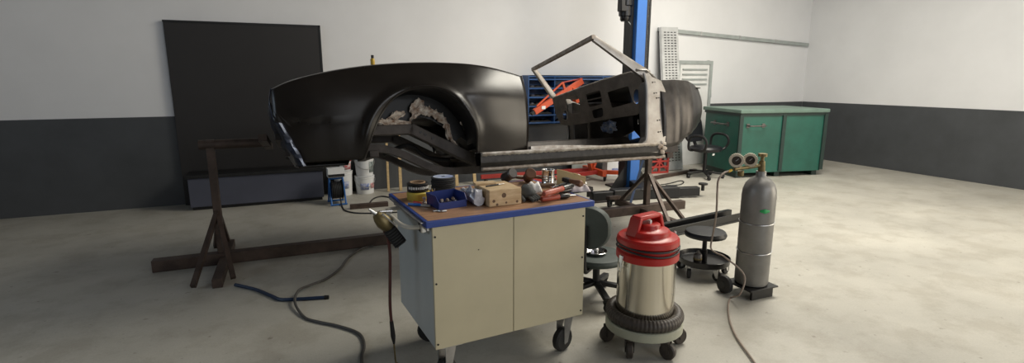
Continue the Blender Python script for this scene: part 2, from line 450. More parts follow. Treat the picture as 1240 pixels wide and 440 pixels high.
quarter(ymir).build('quarter_panel', 'black_primer', car, smooth=50, solid=.006)
# rolled lip of the wheel arch and the upright door-jamb edge
for fl in (lambda p: p, ymir):
    al = [fl((x, side_y(x, sinterp(ARCH, x)) + .004, sinterp(ARCH, x))) for x in [-.458 + .87 * (.5 - .5 * math.cos(PI * i / 40)) for i in range(41)]]
    MB().tube(al, .011, 8).build('arch_lip', 'black_primer', qp if fl((0, 0, 0))[1] == 0 else car)
    jam = MB().grid([[fl((.886 + q, side_y(.88, z) + dy, z)) for q, dy in ((0, 0), (-.006, .02), (-.05, .05), (-.05, .11))] for z in [.05 + .63 * i / 16 for i in range(17)]])
    jam.build('door_jamb', 'dull_steel', car, solid=.006)
# rear deck, trunk opening, tail panel
def decky(x): return side_y(x, sinterp(TOP, x)) + .11
rows = [[(x, decky(x) + (W - 2 * decky(x)) * j / 12, sinterp(TOP, x) + .022 + .03 * math.sin(PI * j / 12)) for j in range(13)] for x in [-1.03 + .05 * i for i in range(8)] + [-.64 + .02 * i for i in range(5)]]
MB().grid(rows).build('trunk_lid', 'black_primer', car, solid=.006)
rows = [[(x, decky(x) + (W - 2 * decky(x)) * j / 12, sinterp(TOP, x) + .022 + .03 * math.sin(PI * j / 12)) for j in range(13)] for x in [-.54 + .06 * i for i in range(12)]]
MB().grid(rows).build('rear_deck', 'black_primer', car, solid=.006)
def tailz(t): return [(-1.03, .575), (-1.045, .47), (-1.03, .36), (-1.0, .30), (-.95, .17), (-.885, .055)][t]
rows = []
for t in range(6):
    x, z = tailz(t); ye = side_y(-1.03, max(z, .36)) + (.03 if t > 2 else 0)
    rows.append([(x - .03 * math.sin(PI * j / 12), ye + (W - 2 * ye) * j / 12, z) for j in range(13)])
MB().grid(rows).build('tail_panel', 'tail_sky_tint', car, solid=.006, label='bare metal tail panel with sky blue put into its colour')
# crumpled lower corner of the tail
mb = MB(); rows = []
for i in range(12):
    t = i / 11; c_ = Vector((-1.0, .06, .33)).lerp(Vector((-.87, .05, .03)), t)
    rows.append([c_ + Vector((math.cos(a) * .028, math.sin(a) * .03, 0)) * (1 + .5 * noise.noise(Vector((t * 9, a * 1.5, 3)))) for a in [2 * PI * k / 9 for k in range(9)]])
mb.grid(rows, True).build('tail_corner', 'tail_sky_tint', car, smooth=25, label='crumpled bare metal corner under the tail')
# wheel house
arch_in = [(-.47 + .90 * (.5 - .5 * math.cos(PI * i / 30))) for i in range(31)]
for fl, full in ((lambda p: p, True), (ymir, True)):
    rows = []
    for i in range(31):
        a = PI * (.02 + .96 * i / 30); cx, cz = AC[0] - math.cos(a) * .43, AC[1] + .02 + math.sin(a) * .455
        rows.append([fl((cx, side_y(cx, min(cz, .5)) * .3 + .03 + .30 * j / 5, cz - .02 * j / 5)) for j in range(6)])
    MB().grid(rows).build('wheel_house', 'black_part', car, solid=.006)
    # inner wheel wall, torn away below
    inn = []
    top = [(AC[0] - math.cos(PI * i / 20) * .43, AC[1] + math.sin(PI * i / 20) * .455) for i in range(21)]
    low = [(.41, .16), (.36, .20), (.30, .17), (.26, .22), (.20, .30), (.12, .35), (.03, .38), (-.02, .36), (-.08, .31), (-.2, .33), (-.33, .34), (-.40, .27)]
    mx = Matrix.Translation((0, .33 if fl((0, 0, 0))[1] == 0 else W - .33, 0)) @ Matrix.Rotation(R(90), 4, 'X')
    plate('wheel_wall', top + low, [], .008, 'black_part', car, mx)
# ragged rusty metal around the tear
def torn(pts, wd, name='torn_metal', seed=0):
    path = smooth_path([(p[0], .295, p[1]) for p in pts], 7); n = len(path); rows = []
    for i, p in enumerate(path):
        row = []
        for j in range(9):
            a = 2 * PI * j / 9; q = 1 + 1.1 * noise.noise(Vector((p.x * 34 + seed, j * 1.3, p.z * 34))) + .8 * noise.noise(Vector((p.x * 70, j * 2.1, p.z * 70 + seed)))
            e = min(1, .35 + 3 * min(i, n - 1 - i) / n)
            row.append(Vector((p.x + math.cos(a) * wd * q * e * .55, p.y + math.sin(a * 2) * .012 - .01, p.z + math.sin(a) * wd * q * e)))
        rows.append(row)
    MB().grid(rows, True).build(name, 'rust_torn', car, smooth=0, label='ragged rusty torn sheet metal in the wheel arch')
def wp(x, y): q = cl(x, y, (0, 1, 0), .30); return (q.x, q.z)
torn([wp(456, 148), wp(468, 149), wp(480, 150), wp(497, 149)], .026)
torn([wp(470, 143), wp(480, 140), wp(490, 137)], .022, seed=8)
torn([wp(496, 146), wp(504, 137), wp(516, 135), wp(528, 139), wp(538, 147), wp(542, 158), wp(545, 168), wp(552, 175)], .032, seed=3)
torn([wp(497, 134), wp(506, 129), wp(512, 127)], .040, seed=12)
torn([wp(558, 146), wp(563, 154), wp(568, 166)], .024, seed=5)
# frame rails
for fl in (lambda p: p, ymir):
    a, b, c_ = Vector((-.98, .30, .275)), Vector((-.04, .30, .275)), Vector((.47, .30, -.01))
    rl = MB().bar(fl(a), fl(b), .10, .075).bar(fl(b - Vector((.03, 0, -.01))), fl(c_), .10, .085).bar(fl(c_), fl((2.52, .30, .0)), .10, .085)
    ro = rl.build('frame_rail', 'under_metal', car, bevel=.006)
    if fl(a)[1] < .5:
        for t in (.10, .17, .28):
            p = b.lerp(c_, t); MB().cyl((p.x, .244, p.z), (p.x, .25, p.z), .010).build('rail_hole', 'black_part', ro)
    lp = smooth_path([fl((-.98, .42, .15)), fl((-.38, .40, .15)), fl((-.15, .40, .10)), fl((.10, .40, -.03)), fl((.30, .40, -.075)), fl((.8, .40, -.075))], 5)
    rows = [[p + Vector((0, y, z)) for y, z in ((-.05, -.03), (.05, -.03), (.05, .03), (-.05, .03))] for p in lp]
    MB().grid(rows, True).build('lower_rail', 'under_metal', car, smooth=30)
MB().tube(smooth_path([(-.25, .5, .1), (-.05, .45, .16), (.1, .5, .06), (.3, .5, .02)], 6), .018).build('brake_pipe', 'black_part', car)
for x, z in ((-.35, .10), (.55, -.02), (-1.0, .26)): MB().bar((x, .3, z), (x, W - .3, z), .07, .05).build('cross_member', 'under_metal', car, bevel=.005)
MB().grid([[(x, y, .37 + .02 * math.sin(x * 20) * math.sin(y * 9)) for y in (.34, .6, .73, .86, W - .34)] for x in [-.98 + .1 * i for i in range(14)]]).build('trunk_floor', 'under_metal', car, solid=.006)
# rocker sills
for fl in (lambda p: p, ymir):
    prof = [(.012, .050), (-.005, .046), (-.012, .030), (-.008, -.030), (.01, -.050), (.02, -.075), (.026, -.075), (.03, -.05), (.10, -.05), (.12, .0), (.12, .05)]
    rows = [[fl((x, y, z)) for y, z in prof] for x in [.40, 1.0, 1.6, 2.16]]
    rk = MB().grid(rows, True).build('rocker_sill', 'rocker_black', car, smooth=30, bevel=0)
    n = 90; rows = []
    for i in range(n):
        x = .405 + 1.76 * i / (n - 1); q = .006 * noise.noise(Vector((x * 22, 1, 0))) + .005 * noise.noise(Vector((x * 60, 5, 0)))
        rows.append([fl((x, -.015, .020 + q + .004 * (i % 2))), fl((x, -.012, .049)), fl((x, .03, .053)), fl((x, .13, .056 + q * .3)), fl((x, .14, .03))])
    MB().grid(rows).build('sill_plate', 'sill_light', rk, smooth=30, solid=.003, label='bare light metal sill plate with ragged edge')
    rows = []
    for i in range(n):
        x = .405 + 1.76 * i / (n - 1); q = .006 * noise.noise(Vector((x * 30, 9, 0)))
        rows.append([fl((x, .012, -.064)), fl((x, .010, -.092 + q))])
    MB().grid(rows).build('pinch_weld', 'frame_pipe', rk, smooth=30, solid=.005, label='ragged rusty pinch weld under the sill')
# floor pan with tunnel, seat step, rear bulkhead
rows = []
for x in [.42 + .12 * i for i in range(16)]:
    r_ = []
    for j in range(25):
        y = .13 + (W - .26) * j / 24; t = abs(y - W / 2)
        z = .0 + (.15 * (1 - min(1, max(0, (t - .07) / .10)) ** 2) if t < .17 else 0) + .004 * math.sin(x * 40) * (t > .2)
        if x < .75: z += .09
        r_.append((x, y, z))
    rows.append(r_)
MB().grid(rows).build('floor_pan', 'under_metal', car, solid=.005)
MB().grid([[(x, y, z) for y in (.12, .5, .9, W - .12)] for x, z in ((.44, .09), (.40, .3), (.36, .70))]).build('seat_bulkhead', 'black_part', car, solid=.006)
MB().prism([(.9, .03), (1.75, .03), (1.75, .05), (1.1, .085), (.9, .085)], .14, .2, Matrix.Rotation(R(90), 4, 'X') @ Matrix.Scale(-1, 4, (0, 0, 1))).build('inner_sill', 'sill_light', car)
# hinge pillars with punched holes
out = [(1.90, .030), (1.955, .06), (1.975, .16), (1.992, .37), (2.005, .55), (1.985, .66), (2.03, .672), (2.06, .635), (2.12, .615), (2.16, .60), (2.195, .52), (2.215, .437), (2.213, .33), (2.20, .214), (2.17, .10), (2.15, .0), (2.12, -.04), (1.93, -.03)]
hol = []
for (x, y) in ((791, 100), (793, 113), (796, 119), (797, 146), (798, 160)):
    q = cl(x, y); hol += [rrect(q.x - .012, q.z, .016, .014, .005, 2), rrect(q.x + .012, q.z + .002, .014, .012, .005, 2)]
for s_ in (0, 1):
    yy = 0.0 if s_ == 0 else W
    mx = Matrix.Translation((0, yy, 0)) @ Matrix.Rotation(R(90), 4, 'X')
    hp = plate('hinge_pillar', out, hol, .010, 'bare_steel', car, mx)
    inner = MB().prism([(1.935, .03), (1.99, .10), (2.0, .60), (2.14, .58), (2.19, .43), (2.18, .2), (2.12, .0)], .02, .13, Matrix.Translation((0, 0 if s_ == 0 else W - .15, 0)) @ Matrix.Rotation(R(90), 4, 'X') @ Matrix.Scale(-1, 4, (0, 0, 1)))
    inner.build('pillar_box', 'dull_steel', car, smooth=0, bevel=.012)
    sgn = 1 if s_ == 0 else -1
    rm = [(1.905, yy, .034), (1.955, yy, .07), (1.977, yy, .16), (1.994, yy, .37), (2.007, yy, .55), (1.985, yy, .67)]
    MB().tube([Vector(p) + Vector((0, sgn * .004, 0)) for p in smooth_path(rm, 5)], .014, 8).build('jamb_rim', 'bare_steel', hp)
    # rusty foot of the pillar
    mb = MB()
    for k in range(7):
        c_ = Vector((2.08 + .10 * random.random(), yy - sgn * .012, -.05 + .11 * random.random()))
        mb.ell(c_, (.03 * random.uniform(.6, 1.2), .012, .022), 8, 5)
    mb.build('rust_scale', 'frame_pipe', hp, smooth=20)
# cowl sides and firewall: one swept skin from side to side, with upright ribs
CT = [(0, .605), (.40, .612), (.66, .598), (.86, .568), (.95, .52), (1.0, .45)]
CB = [(0, .0), (.26, .02), (.5, .10), (.8, .19), (.95, .27), (1.0, .33)]
def cowl(fl, flip):
    rows = []
    for i in range(25):
        a = i / 24 * PI / 2; x = 2.14 + .66 * math.sin(a); y = .012 + .33 * (1 - math.cos(a))
        zt, zb = sinterp(CT, math.sin(a)), sinterp(CB, math.sin(a))
        rib = .020 * (math.exp(-((x - 2.52) / .02) ** 2) + math.exp(-((x - 2.30) / .018) ** 2) + math.exp(-((x - 2.74) / .02) ** 2)) + .004 * noise.noise(Vector((x * 9, 1, 2)))
        row = []
        for j in range(17):
            t = j / 16; z = zb + (zt - zb) * t; bul = .03 * math.sin(PI * t)
            row.append(fl((x + math.sin(a) * (rib + bul), y - math.cos(a) * (rib + bul) , z)))
        row.append(fl((x - .05 * math.sin(a), y + .05, zt + .008))); row.append(fl((x - .14 * math.sin(a), y + .13, zt + .012)))
        rows.append(row)
    return MB().grid(rows).build('cowl_side', 'cowl_metal', car, smooth=40, solid=.006)
cs = cowl(lambda p: p, 0); cowl(ymir, 1)
q1, q2 = (.44, .30), (1.0, .30)
mxf = Matrix.Translation((2.74, 0, 0)) @ Matrix.Rotation(R(90), 4, 'Z') @ Matrix.Rotation(R(90), 4, 'X')
plate('firewall', [(.22, .25), (.45, .06), (W - .45, .06), (W - .22, .25), (W - .22, .54), (.22, .54)], [circ(.95, .30, .045), rrect(1.12, .34, .07, .06, .015), circ(.62, .48, .03)], .008, 'black_part', car, mxf)
MB().grid([[(x, y, z) for y in (e, .5, .9, W - e)] for x, z, e in ((2.20, .0, .14), (2.45, .09, .16), (2.74, .16, .34))]).build('toe_board', 'black_part', car, solid=.006)
MB().grid([[(x, y, z + .02 * math.sin(PI * (y - .1) / (W - .2))) for y in [.16 + (W - .32) * k / 8 for k in range(9)]] for x, z in ((2.03, .655), (2.15, .615), (2.40, .600), (2.76, .555))]).build('cowl_top', 'cowl_metal', car, solid=.006)
# dash panel with its openings, traced on its own slanted plane
DN = Vector((1, .150, .10)).normalized(); DO = Vector((2.00, .07, .66)); DD = DN.dot(DO)
u_ax = Vector((-.150, 1, 0)).normalized(); v_ax = DN.cross(u_ax).normalized()
if v_ax.z < 0: v_ax = -v_ax
def dp(x, y): q = cl(x, y, DN, DD) - DO; return (q.dot(u_ax), q.dot(v_ax))
def dpoly(pts, rnd=0):
    if not rnd: return [dp(*p) for p in pts]
    pr_ = [Vector(p) for p in pts]; o_ = []
    for i, p in enumerate(pr_):
        a, b = pr_[i - 1], pr_[(i + 1) % len(pr_)]
        for t in (0, .5, 1):
            s1 = p + (a - p).normalized() * rnd * (1 - t); s2 = p + (b - p).normalized() * rnd * t
            o_.append(dp(*(s1 * (1 - t) + s2 * t)))
    return o_
mxd = Matrix(((u_ax.x, v_ax.x, DN.x, DO.x), (u_ax.y, v_ax.y, DN.y, DO.y), (u_ax.z, v_ax.z, DN.z, DO.z), (0, 0, 0, 1)))
def dcirc(cx, cy, rx, ry): return [dp(cx + rx * math.cos(2 * PI * i / 16), cy + ry * math.sin(2 * PI * i / 16)) for i in range(16)]
douter = dpoly([(669, 119), (672, 117), (700, 107.5), (730, 97), (764, 87.5), (776, 91), (780, 112), (780, 132), (772, 139), (745, 143), (712, 149), (690, 152), (680, 151), (674, 140)])
dh = [dpoly([(684, 119), (697, 114), (702, 120), (703, 137), (690, 138), (685, 131)], 3), dcirc(685, 140, 3.8, 6.0),
      dpoly([(709, 114), (727, 109), (730, 126), (713, 130)], 2), dpoly([(716, 134), (730, 130), (731, 141), (719, 144)], 2.5),
      dpoly([(735, 112), (761, 104), (767, 124), (741, 131)], 1.5), dcirc(771, 117, 4.2, 9)]
dash = plate('dashboard', douter, dh, .010, 'dash_grey', car, mxd)
def dw(x, y, off=0.0): return cl(x, y, DN, DD + off)
MB().tube([dw(669, 119), dw(700, 107.5), dw(730, 97), dw(764, 87.5), dw(776, 91)], .009, 6).build('dash_edge_highlight', 'sill_light', dash, label='upper dash edge with rim light put into its pale colour')  # pale strip holds the rim light along the dash top in its colour
MB().tube([dw(711, 122, -.006), dw(729, 118, -.006)], .006, 6).build('dash_bar', 'dash_grey', dash)
MB().grid([[dw(669, 119) + Vector((0, 0, 0)), dw(700, 107.5), dw(730, 97), dw(764, 87.5)], [dw(669, 119) + Vector((.30, 0, -.02)), dw(700, 107.5) + Vector((.32, 0, -.02)), dw(730, 97) + Vector((.3, 0, -.02)), dw(764, 87.5) + Vector((.25, 0, -.02))]]).build('dash_top', 'dash_grey', car, solid=.005)
# windscreen frame
nb, nt_ = Vector((2.06, .06, .655)), Vector((1.565, .12, .99)); ft, fb = Vector((1.545, W - .14, .968)), Vector((1.80, W - .07, .675))
def flatbar(p0, p1, w0, w1, th, up):
    p0, p1 = Vector(p0), Vector(p1); d = (p1 - p0).normalized(); u = Vector(up); sd = (u - d * u.dot(d)).normalized(); t_ = d.cross(sd)
    rows = []
    for k in range(7):
        p = p0.lerp(p1, k / 6); w_ = w0 + (w1 - w0) * (k / 6) ** .7
        rows.append([p + sd * a * w_ / 2 + t_ * b * th / 2 for a, b in ((-1, -1), (0, -1.3), (1, -1), (1, 1), (0, 1.2), (-1, 1))])
    mb = MB().grid(rows, True); n = 6
    mb.f += [tuple(range(n)), tuple(range(len(mb.v) - n, len(mb.v)))]
    return mb
ws = flatbar(nb, nt_, .10, .048, .035, (0.5, 0, 1)).build('windscreen_post', 'bare_steel', car, smooth=50)
flatbar(nt_ + Vector((-.01, -.02, .01)), ft + Vector((0, .02, 0)), .042, .038, .032, (1, 0, 0)).build('windscreen_header', 'frame_pipe', car, smooth=50)
flatbar(fb, ft, .06, .042, .035, (0.5, 0, 1)).build('windscreen_post', 'bare_steel', car, smooth=50)
MB().grid([[(1.94, .03, .70), (2.03, .02, .70), (2.13, .025, .625)], [(1.93, .10, .74), (2.02, .12, .725), (2.14, .12, .64)]]).build('post_gusset', 'bare_steel', car, solid=.012)
for t in (.12, .3, .5, .7, .88):
    p = nt_.lerp(ft, t); MB().cyl(p + Vector((0, 0, .012)), p + Vector((-.004, 0, .026)), .010, .007, 8).build('header_clip', 'frame_pipe', car)

# small bottle standing on the rear deck behind the shoulder
q = CM @ Vector((-.30, .36, .789))
bt = thing('small_bottle', 'tiny yellow bottle with black cap standing on the car body', 'bottle', q)
MB().lathe([(0, 0), (.016, 0), (.017, .01), (.017, .045), (.008, .058), (0, .058)], 14).build('bottle_body', 'yellow_cap', bt)
MB().lathe([(0, .052), (.011, .054), (.011, .078), (0, .08)], 12).build('cap', 'black_part', bt)
# blue and white bag stuffed under the dash
p = CM @ (cl(738, 154, (1, 0, 0), 2.12))
rows = []
for i in range(9):
    a = PI * i / 8
    rows.append([Vector((.07 * math.sin(a) * math.cos(b), .07 * math.sin(a) * math.sin(b), -.055 * math.cos(a))) * (1 + .9 * noise.noise(Vector((i * .9, b * 1.3, 2)))) for b in [2 * PI * k / 14 for k in range(14)]])
o = MB().grid(rows, True).build('plastic_bag', 'bag_blue', smooth=25); o.location = p
tag(o, 'crumpled blue and white plastic bag lying inside the car body', 'bag')

# ================================================================== ROTISSERIE STAND
BY = 4.86
ro = thing('rotisserie_stand', 'brown steel floor beam stand with braced posts carrying the car body', 'stand', (0, BY, 0))
MB().box((1.60, 0, .05), (5.45, .09, .10)).build('base_beam', 'brown_steel', ro, bevel=.006)
def post(x, zt):
    MB().bar((x, 0, .10), (x, 0, zt), .06, .06).build('post', 'brown_steel', ro, bevel=.004)
    for dx, dy in ((-.10, .42), (-.14, -.58), (.0, .5), (.12, -.5)):
        MB().bar((x, .03 * (1 if dy > 0 else -1), .46), (x + dx, dy, .03), .035, .035).build('brace', 'brown_steel', ro)
sa, sb = CM @ Vector((2.46, .30, -.07)), CM @ Vector((2.46, W - .30, -.07)); sa.y -= BY; sb.y -= BY
post(3.78, .77); post(-.62, 1.06)
for x in (3.70, -.60):
    MB().bar((x, -.60, .035), (x, .48, .035), .07, .07).build('cross_foot', 'brown_steel', ro, bevel=.004)
MB().bar(sa, sb, .07, .05).build('saddle_bar', 'brown_steel', ro)
MB().bar(((sa + sb) / 2).lerp(Vector((3.81, 0, .75)), -.05), (3.81, 0, .75), .06, .05).build('saddle_arm', 'brown_steel', ro)
MB().cyl((-.70, 0, 1.02), (-.18, 0, 1.02), .04).bar((-.20, -.6, 1.12), (-.20, .5, .92), .06, .05).build('swivel_head', 'brown_steel', ro)
caster(ro, 3.50, .36, .055, .13, .6, bm='black_part', wd=.035)
MB().bar((3.70, .44, .10), (3.44, .30, .14), .05, .04).build('caster_arm', 'brown_steel', ro)

# ================================================================== WORKBENCH
BR = R(4.2); bw = Vector((.54, 2.286, 0))
be = thing('workbench', 'cream metal tool cabinet on casters with blue-edged wooden worktop', 'workbench', bw, BR)
BM = Matrix.Translation(bw) @ Matrix.Rotation(BR, 4, 'Z'); BI = BM.inverted()
BL, BD, BT = .95, .69, .90
def bz(x, y, z=BT): q = onz(x, y, z); return BI @ q       # pixel -> bench-local on worktop
MB().box((BL / 2, BD / 2, BT - .012), (BL - .03, BD - .03, .024)).build('worktop', 'bench_wood', be, smooth=0)
ed = MB()
ed.box((BL / 2, .0075, BT - .016), (BL, .015, .032)).box((BL / 2, BD - .0075, BT - .016), (BL, .015, .032)).box((.0075, BD / 2, BT - .016), (.015, BD - .03, .032)).box((BL - .0075, BD / 2, BT - .016), (.015, BD - .03, .032))
ed.build('edge_trim', 'bench_blue', be, smooth=0, bevel=.003)
bx0, bx1, by0, by1, z0, z1 = .035, .905, .03, .66, .235, .866
bo = MB().box(((bx0 + bx1) / 2, (by0 + by1) / 2 + .005, (z0 + z1) / 2), (bx1 - bx0 - .004, by1 - by0 - .012, z1 - z0)).build('cabinet_body', 'bench_side', be, smooth=0, bevel=.003)
xm = .465
for a, b in ((bx0, xm - .0015), (xm + .0015, bx1)):
    dpn = MB().box(((a + b) / 2, by0 - .002, (z0 + z1) / 2), (b - a, .016, z1 - z0 - .004)).build('front_panel', 'bench_cream', be, smooth=0, bevel=.002)
    xe = bx0 + .012 if a == bx0 else bx1 - .014
    for z in (z0 + .03, (z0 + z1) / 2 + .03, z1 - .05):
        MB().cyl((xe, by0 - .013, z), (xe, by0 - .009, z), .005, n=10).build('screw', 'screw_dark', dpn)
    if a == bx0: MB().cyl((.27, by0 - .012, .72), (.27, by0 - .009, .72), .003, n=8).build('keyhole', 'screw_dark', dpn)
for x, y, an in ((.13, .10, -2.75), (.855, .11, -2.85), (.20, .54, 2.6), (.80, .56, 1.0)):
    MB().box((x, y, .228), (.11, .11, .014)).build('caster_plate', 'zinc', be, smooth=0)
    caster(be, x, y, .07, .222, an, wm='rubber', bm='zinc', wd=.046)
MB().box((.018, .33, .868), (.012, .60, .045)).box((.0, .33, .888), (.034, .60, .006)).build('side_rail', 'zinc', be, smooth=0, bevel=.002)
# ivory push handle on the left flank
hp_ = smooth_path([(.03, .10, .850), (-.01, .105, .850), (-.045, .13, .848), (-.065, .19, .848), (-.07, .30, .85), (-.07, .42, .852), (-.055, .49, .855), (.03, .50, .855)], 5)
MB().tube(hp_, .011, 10).build('push_handle', 'ivory', be)
MB().box((.012, .095, .855), (.03, .05, .06)).build('handle_bracket', 'chrome', be, bevel=.006)

# torch hanging on the push handle
tw = BM @ Vector((-.07, .36, .8655))
tg = thing('air_tool', 'brass and black air tool with dangling hose hooked over the bench handle', 'tool', tw)
def P(x, y, dy=0): return ony(x, y, tw.y + dy) - tw
a, b = P(464, 253), P(481, 270)
rows = []
ax = (b - a).normalized(); sd = ax.orthogonal().normalized(); s2 = ax.cross(sd)
for t, r in ((-.02, .012), (0, .02), (.2, .032), (.5, .040), (.8, .036), (1.0, .026), (1.05, .0)):
    c_ = a.lerp(b, t); rows.append([c_ + (sd * math.cos(q) + s2 * math.sin(q)) * r for q in [2 * PI * k / 12 for k in range(12)]])
off = Vector((-.045, -.05, -.012))
for r in rows:
    for v in r: v += off
MB().grid(rows, True).build('tool_body', 'brass', tg)
MB().cyl(a + off, P(456, 247) + off, .011, .005).build('nozzle', 'zinc', tg)
MB().tube([off + a.lerp(b, .3) + Vector((0, .02, .03)), Vector((0, -.02, .018)), Vector((0, .012, .014)), Vector((0.0, .02, -.01))], .007, 8).build('hook', 'zinc', tg)
g0, g1 = P(479, 270) + off, P(493, 288) + off
mb = MB().bar(g0, g1, .055, .055)
d_ = (g1 - g0)
for k in range(7): mb.bar(g0 + d_ * (k + .3) / 7.2, g0 + d_ * (k + .8) / 7.2, .068, .068)
mb.build('grip', 'black_part', tg, bevel=.003)
MB().bar(P(471, 256) + off + Vector((0, -.02, .02)), P(486, 270) + off + Vector((0, -.03, .025)), .012, .006).build('trigger', 'zinc', tg)
hz = smooth_path([P(474, 273) + off, P(478, 282) + off, P(480.5, 300) + off, P(480.5, 330) + off, P(480.5, 360) + off, P(482, 381) + off], 6)
MB().tube(hz, .008, 8).build('hose', 'hose_red', tg)
MB().cyl(P(482, 380) + off, P(484, 398) + off, .010, .013, 10).cyl(P(484, 398) + off, P(485, 407) + off, .013, .006, 10).build('coupling', 'black_part', tg)
MB().tube([P(485, 406) + off, P(486.5, 425) + off, P(487, 429) + off, P(489.5, 430.5) + off], .0045, 8).build('hose_tip', 'brass', tg)

# ---- things lying on the worktop (bench-local -> world)
def bt_(name, label, cat, lx, ly, rz=0, z=BT, group=None):
    return thing(name, label, cat, BM @ Vector((lx, ly, z)), BR + rz, group)
q = bz(507, 241)
t = bt_('tape_roll', 'yellow roll of tape with cardboard core lying flat on the workbench', 'tape', q.x, q.y)
MB().lathe([(.045, 0), (.062, 0), (.064, .004), (.064, .040), (.060, .044), (.045, .044)], 32, closed=True).build('tape_winding', 'tape_yellow', t)
MB().lathe([(.041, 0), (.0455, 0), (.0455, .044), (.041, .044)], 32, closed=True).build('core', 'tape_card', t)
t = bt_('tape_roll', 'black roll of tape with printed band stacked on a yellow roll', 'tape', q.x - .002, q.y + .004, 0, BT + .0445)
MB().lathe([(.042, 0), (.056, 0), (.058, .003), (.058, .044), (.054, .047), (.042, .047)], 32, closed=True).build('tape_winding', 'black_gloss', t)
MB().lathe([(.037, 0), (.0425, 0), (.0425, .052), (.037, .052)], 32, closed=True).build('core', 'tape_card', t)
random.seed(11); mb = MB()
for k in range(15):
    an = R(-160 + k * 9.5); h_ = random.uniform(.010, .018)
    mb.box((0, 0, 0), (.0045, .0012, h_), Matrix.Translation((.0582 * math.cos(an), .0582 * math.sin(an), .024)) @ Matrix.Rotation(an + PI / 2, 4, 'Z'))
mb.build('printed_band', 'label_white', t, smooth=0)
q = bz(537, 232)
for k in range(8):
    an = .3 * k; c_ = q + Vector((.002 * math.cos(k * 2), .002 * math.sin(k * 3), 0))
    top = k == 7
    t = bt_('grinding_disc', 'black grinding disc on top of its stack showing a blue and white label' if top else 'black grinding disc, %s from the top of its stack' % ('lowest', 'seventh', 'sixth', 'fifth', 'fourth', 'third', 'second')[k] if k else 'black grinding disc lying lowest in the stack on the worktop', 'grinding disc', c_.x, c_.y, an, BT + k * .0112, 'stacked grinding discs')
    MB().lathe([(.012, .0), (.064, 0), (.0695, .0025), (.0705, .0055), (.0695, .0085), (.064, .0108), (.012, .0108)], 36, closed=True).build('disc', 'disc_grit', t)
    if top: MB().lathe([(.0125, .0111), (.058, .0111), (.058, .0122), (.0125, .0122)], 32, closed=True).build('disc_label', 'disc_label', t)
# blue parts bin
q = bz(541, 249)
t = bt_('parts_bin', 'small blue plastic bin of loose parts on the bench', 'bin', q.x, q.y, R(6))
w_, d_, h_ = .155, .13, .068
MB().box((0, 0, .002), (w_ - .03, d_ - .02, .004)).build('bin_floor', 'bin_blue', t)
mb = MB()
for s_ in (-1, 1):
    mb.prism([(-d_ / 2, 0), (d_ / 2, 0), (d_ / 2 + .01, h_), (-d_ / 2 + .02, h_), (-d_ / 2 - .012, h_ * .52)], -.0015, .0015, Matrix.Translation((s_ * (w_ / 2 - .004), 0, 0)) @ Matrix.Rotation(s_ * R(7), 4, 'Y') @ Matrix(((0, 0, 1, 0), (1, 0, 0, 0), (0, 1, 0, 0), (0, 0, 0, 1))))
mb.box((0, d_ / 2 + .004, h_ / 2), (w_ + .006, .003, h_)).bar((-w_ / 2 - .001, -d_ / 2 - .006, .018), (w_ / 2 + .001, -d_ / 2 - .006, .018), .003, .036)
mb.build('bin_walls', 'bin_blue', t)
random.seed(3)
for k in range(8):
    x, y = -.048 + .032 * (k % 4), -.02 + .045 * (k // 4)
    o_ = MB().cyl((-.014, 0, 0), (.014, 0, 0), random.uniform(.004, .007), n=8).cyl((.010, 0, 0), (.016, 0, 0), .010, n=6).build('bolt', random.choice(['zinc', 'rust_torn', 'dull_steel']))
    o_.location = BM @ Vector((q.x + x, q.y + y, BT + .0165 + .006 * random.random())); o_.rotation_euler = (0, random.uniform(-.15, .15), 1.57 + random.uniform(-.25, .25))
    tag(o_, 'loose bolt lying in the small blue plastic bin', 'bolt', 'bolts in the blue bin')
# silvery bag
q0, q1 = bz(559, 238), bz(580, 250); d = q1 - q0; rows = []
t = bt_('foil_bag', 'crumpled silvery plastic bag between the blue bin and wooden block', 'bag', q0.x, q0.y, math.atan2(d.y, d.x))
L = d.length
for i in range(19):
    u = i / 18; h_ = .045 + .050 * u ** .7 * (1 - .25 * u); wd = .018 + .014 * u; row = []
    for k in range(18):
        a = 2 * PI * k / 18
        f = 1 + .45 * noise.noise(Vector((math.cos(a) * 1.6, u * 7, math.sin(a) * 1.6)))
        row.append(Vector((L * u + .010 * noise.noise(Vector((a, u * 6, 1))), wd * math.cos(a) * f, max(.001, h_ * (.5 + .5 * math.sin(a)) * f))))
    rows.append(row)
mb = MB().grid(rows, True); mb.f += [tuple(range(18)), tuple(range(18 * 18, 19 * 18))]
mb.build('bag_skin', 'bag_silver', t, smooth=22)
# wooden block
a, b = bz(592.5, 251.5), bz(631.5, 247)
wbw = (b - a).length; an = math.atan2((b - a).y, (b - a).x); wbd = .21
t = bt_('wooden_block', 'square pale wooden block with dark knots on the bench edge', 'block', a.x, a.y, an)
MB().box((wbw / 2, wbd / 2, .044), (wbw, wbd, .088)).build('block', 'wood_block', t, smooth=0, bevel=.004)
for x, z, rx in ((.45, .056, .022), (.14, .030, .014), (.52, .016, .010), (.24, .010, .012), (.86, .016, .012)):
    MB().cyl((x * wbw, -.0004, z), (x * wbw, .002, z), rx * .6, n=12).build('knot', 'wood_mark', t)
wt = BM @ Vector((a.x, a.y, BT + .0955))
def on_block(lx, ly, name, label, cat, rz=0): return thing(name, label, cat, BM @ (Vector((a.x, a.y, BT + .0884)) + Matrix.Rotation(an, 3, 'Z') @ Vector((lx, ly, 0))), BR + an + rz)
t = on_block(.045, .165, 'wooden_wedge', 'thin pale wooden board lying on the square wooden block', 'board', R(-4))
MB().box((0, 0, .006), (.12, .05, .012)).build('board', 'wood_block', t, smooth=0, bevel=.002)
t = on_block(.07, .10, 'marking_scriber', 'thin dark scriber lying across the wooden block', 'scriber', R(12))
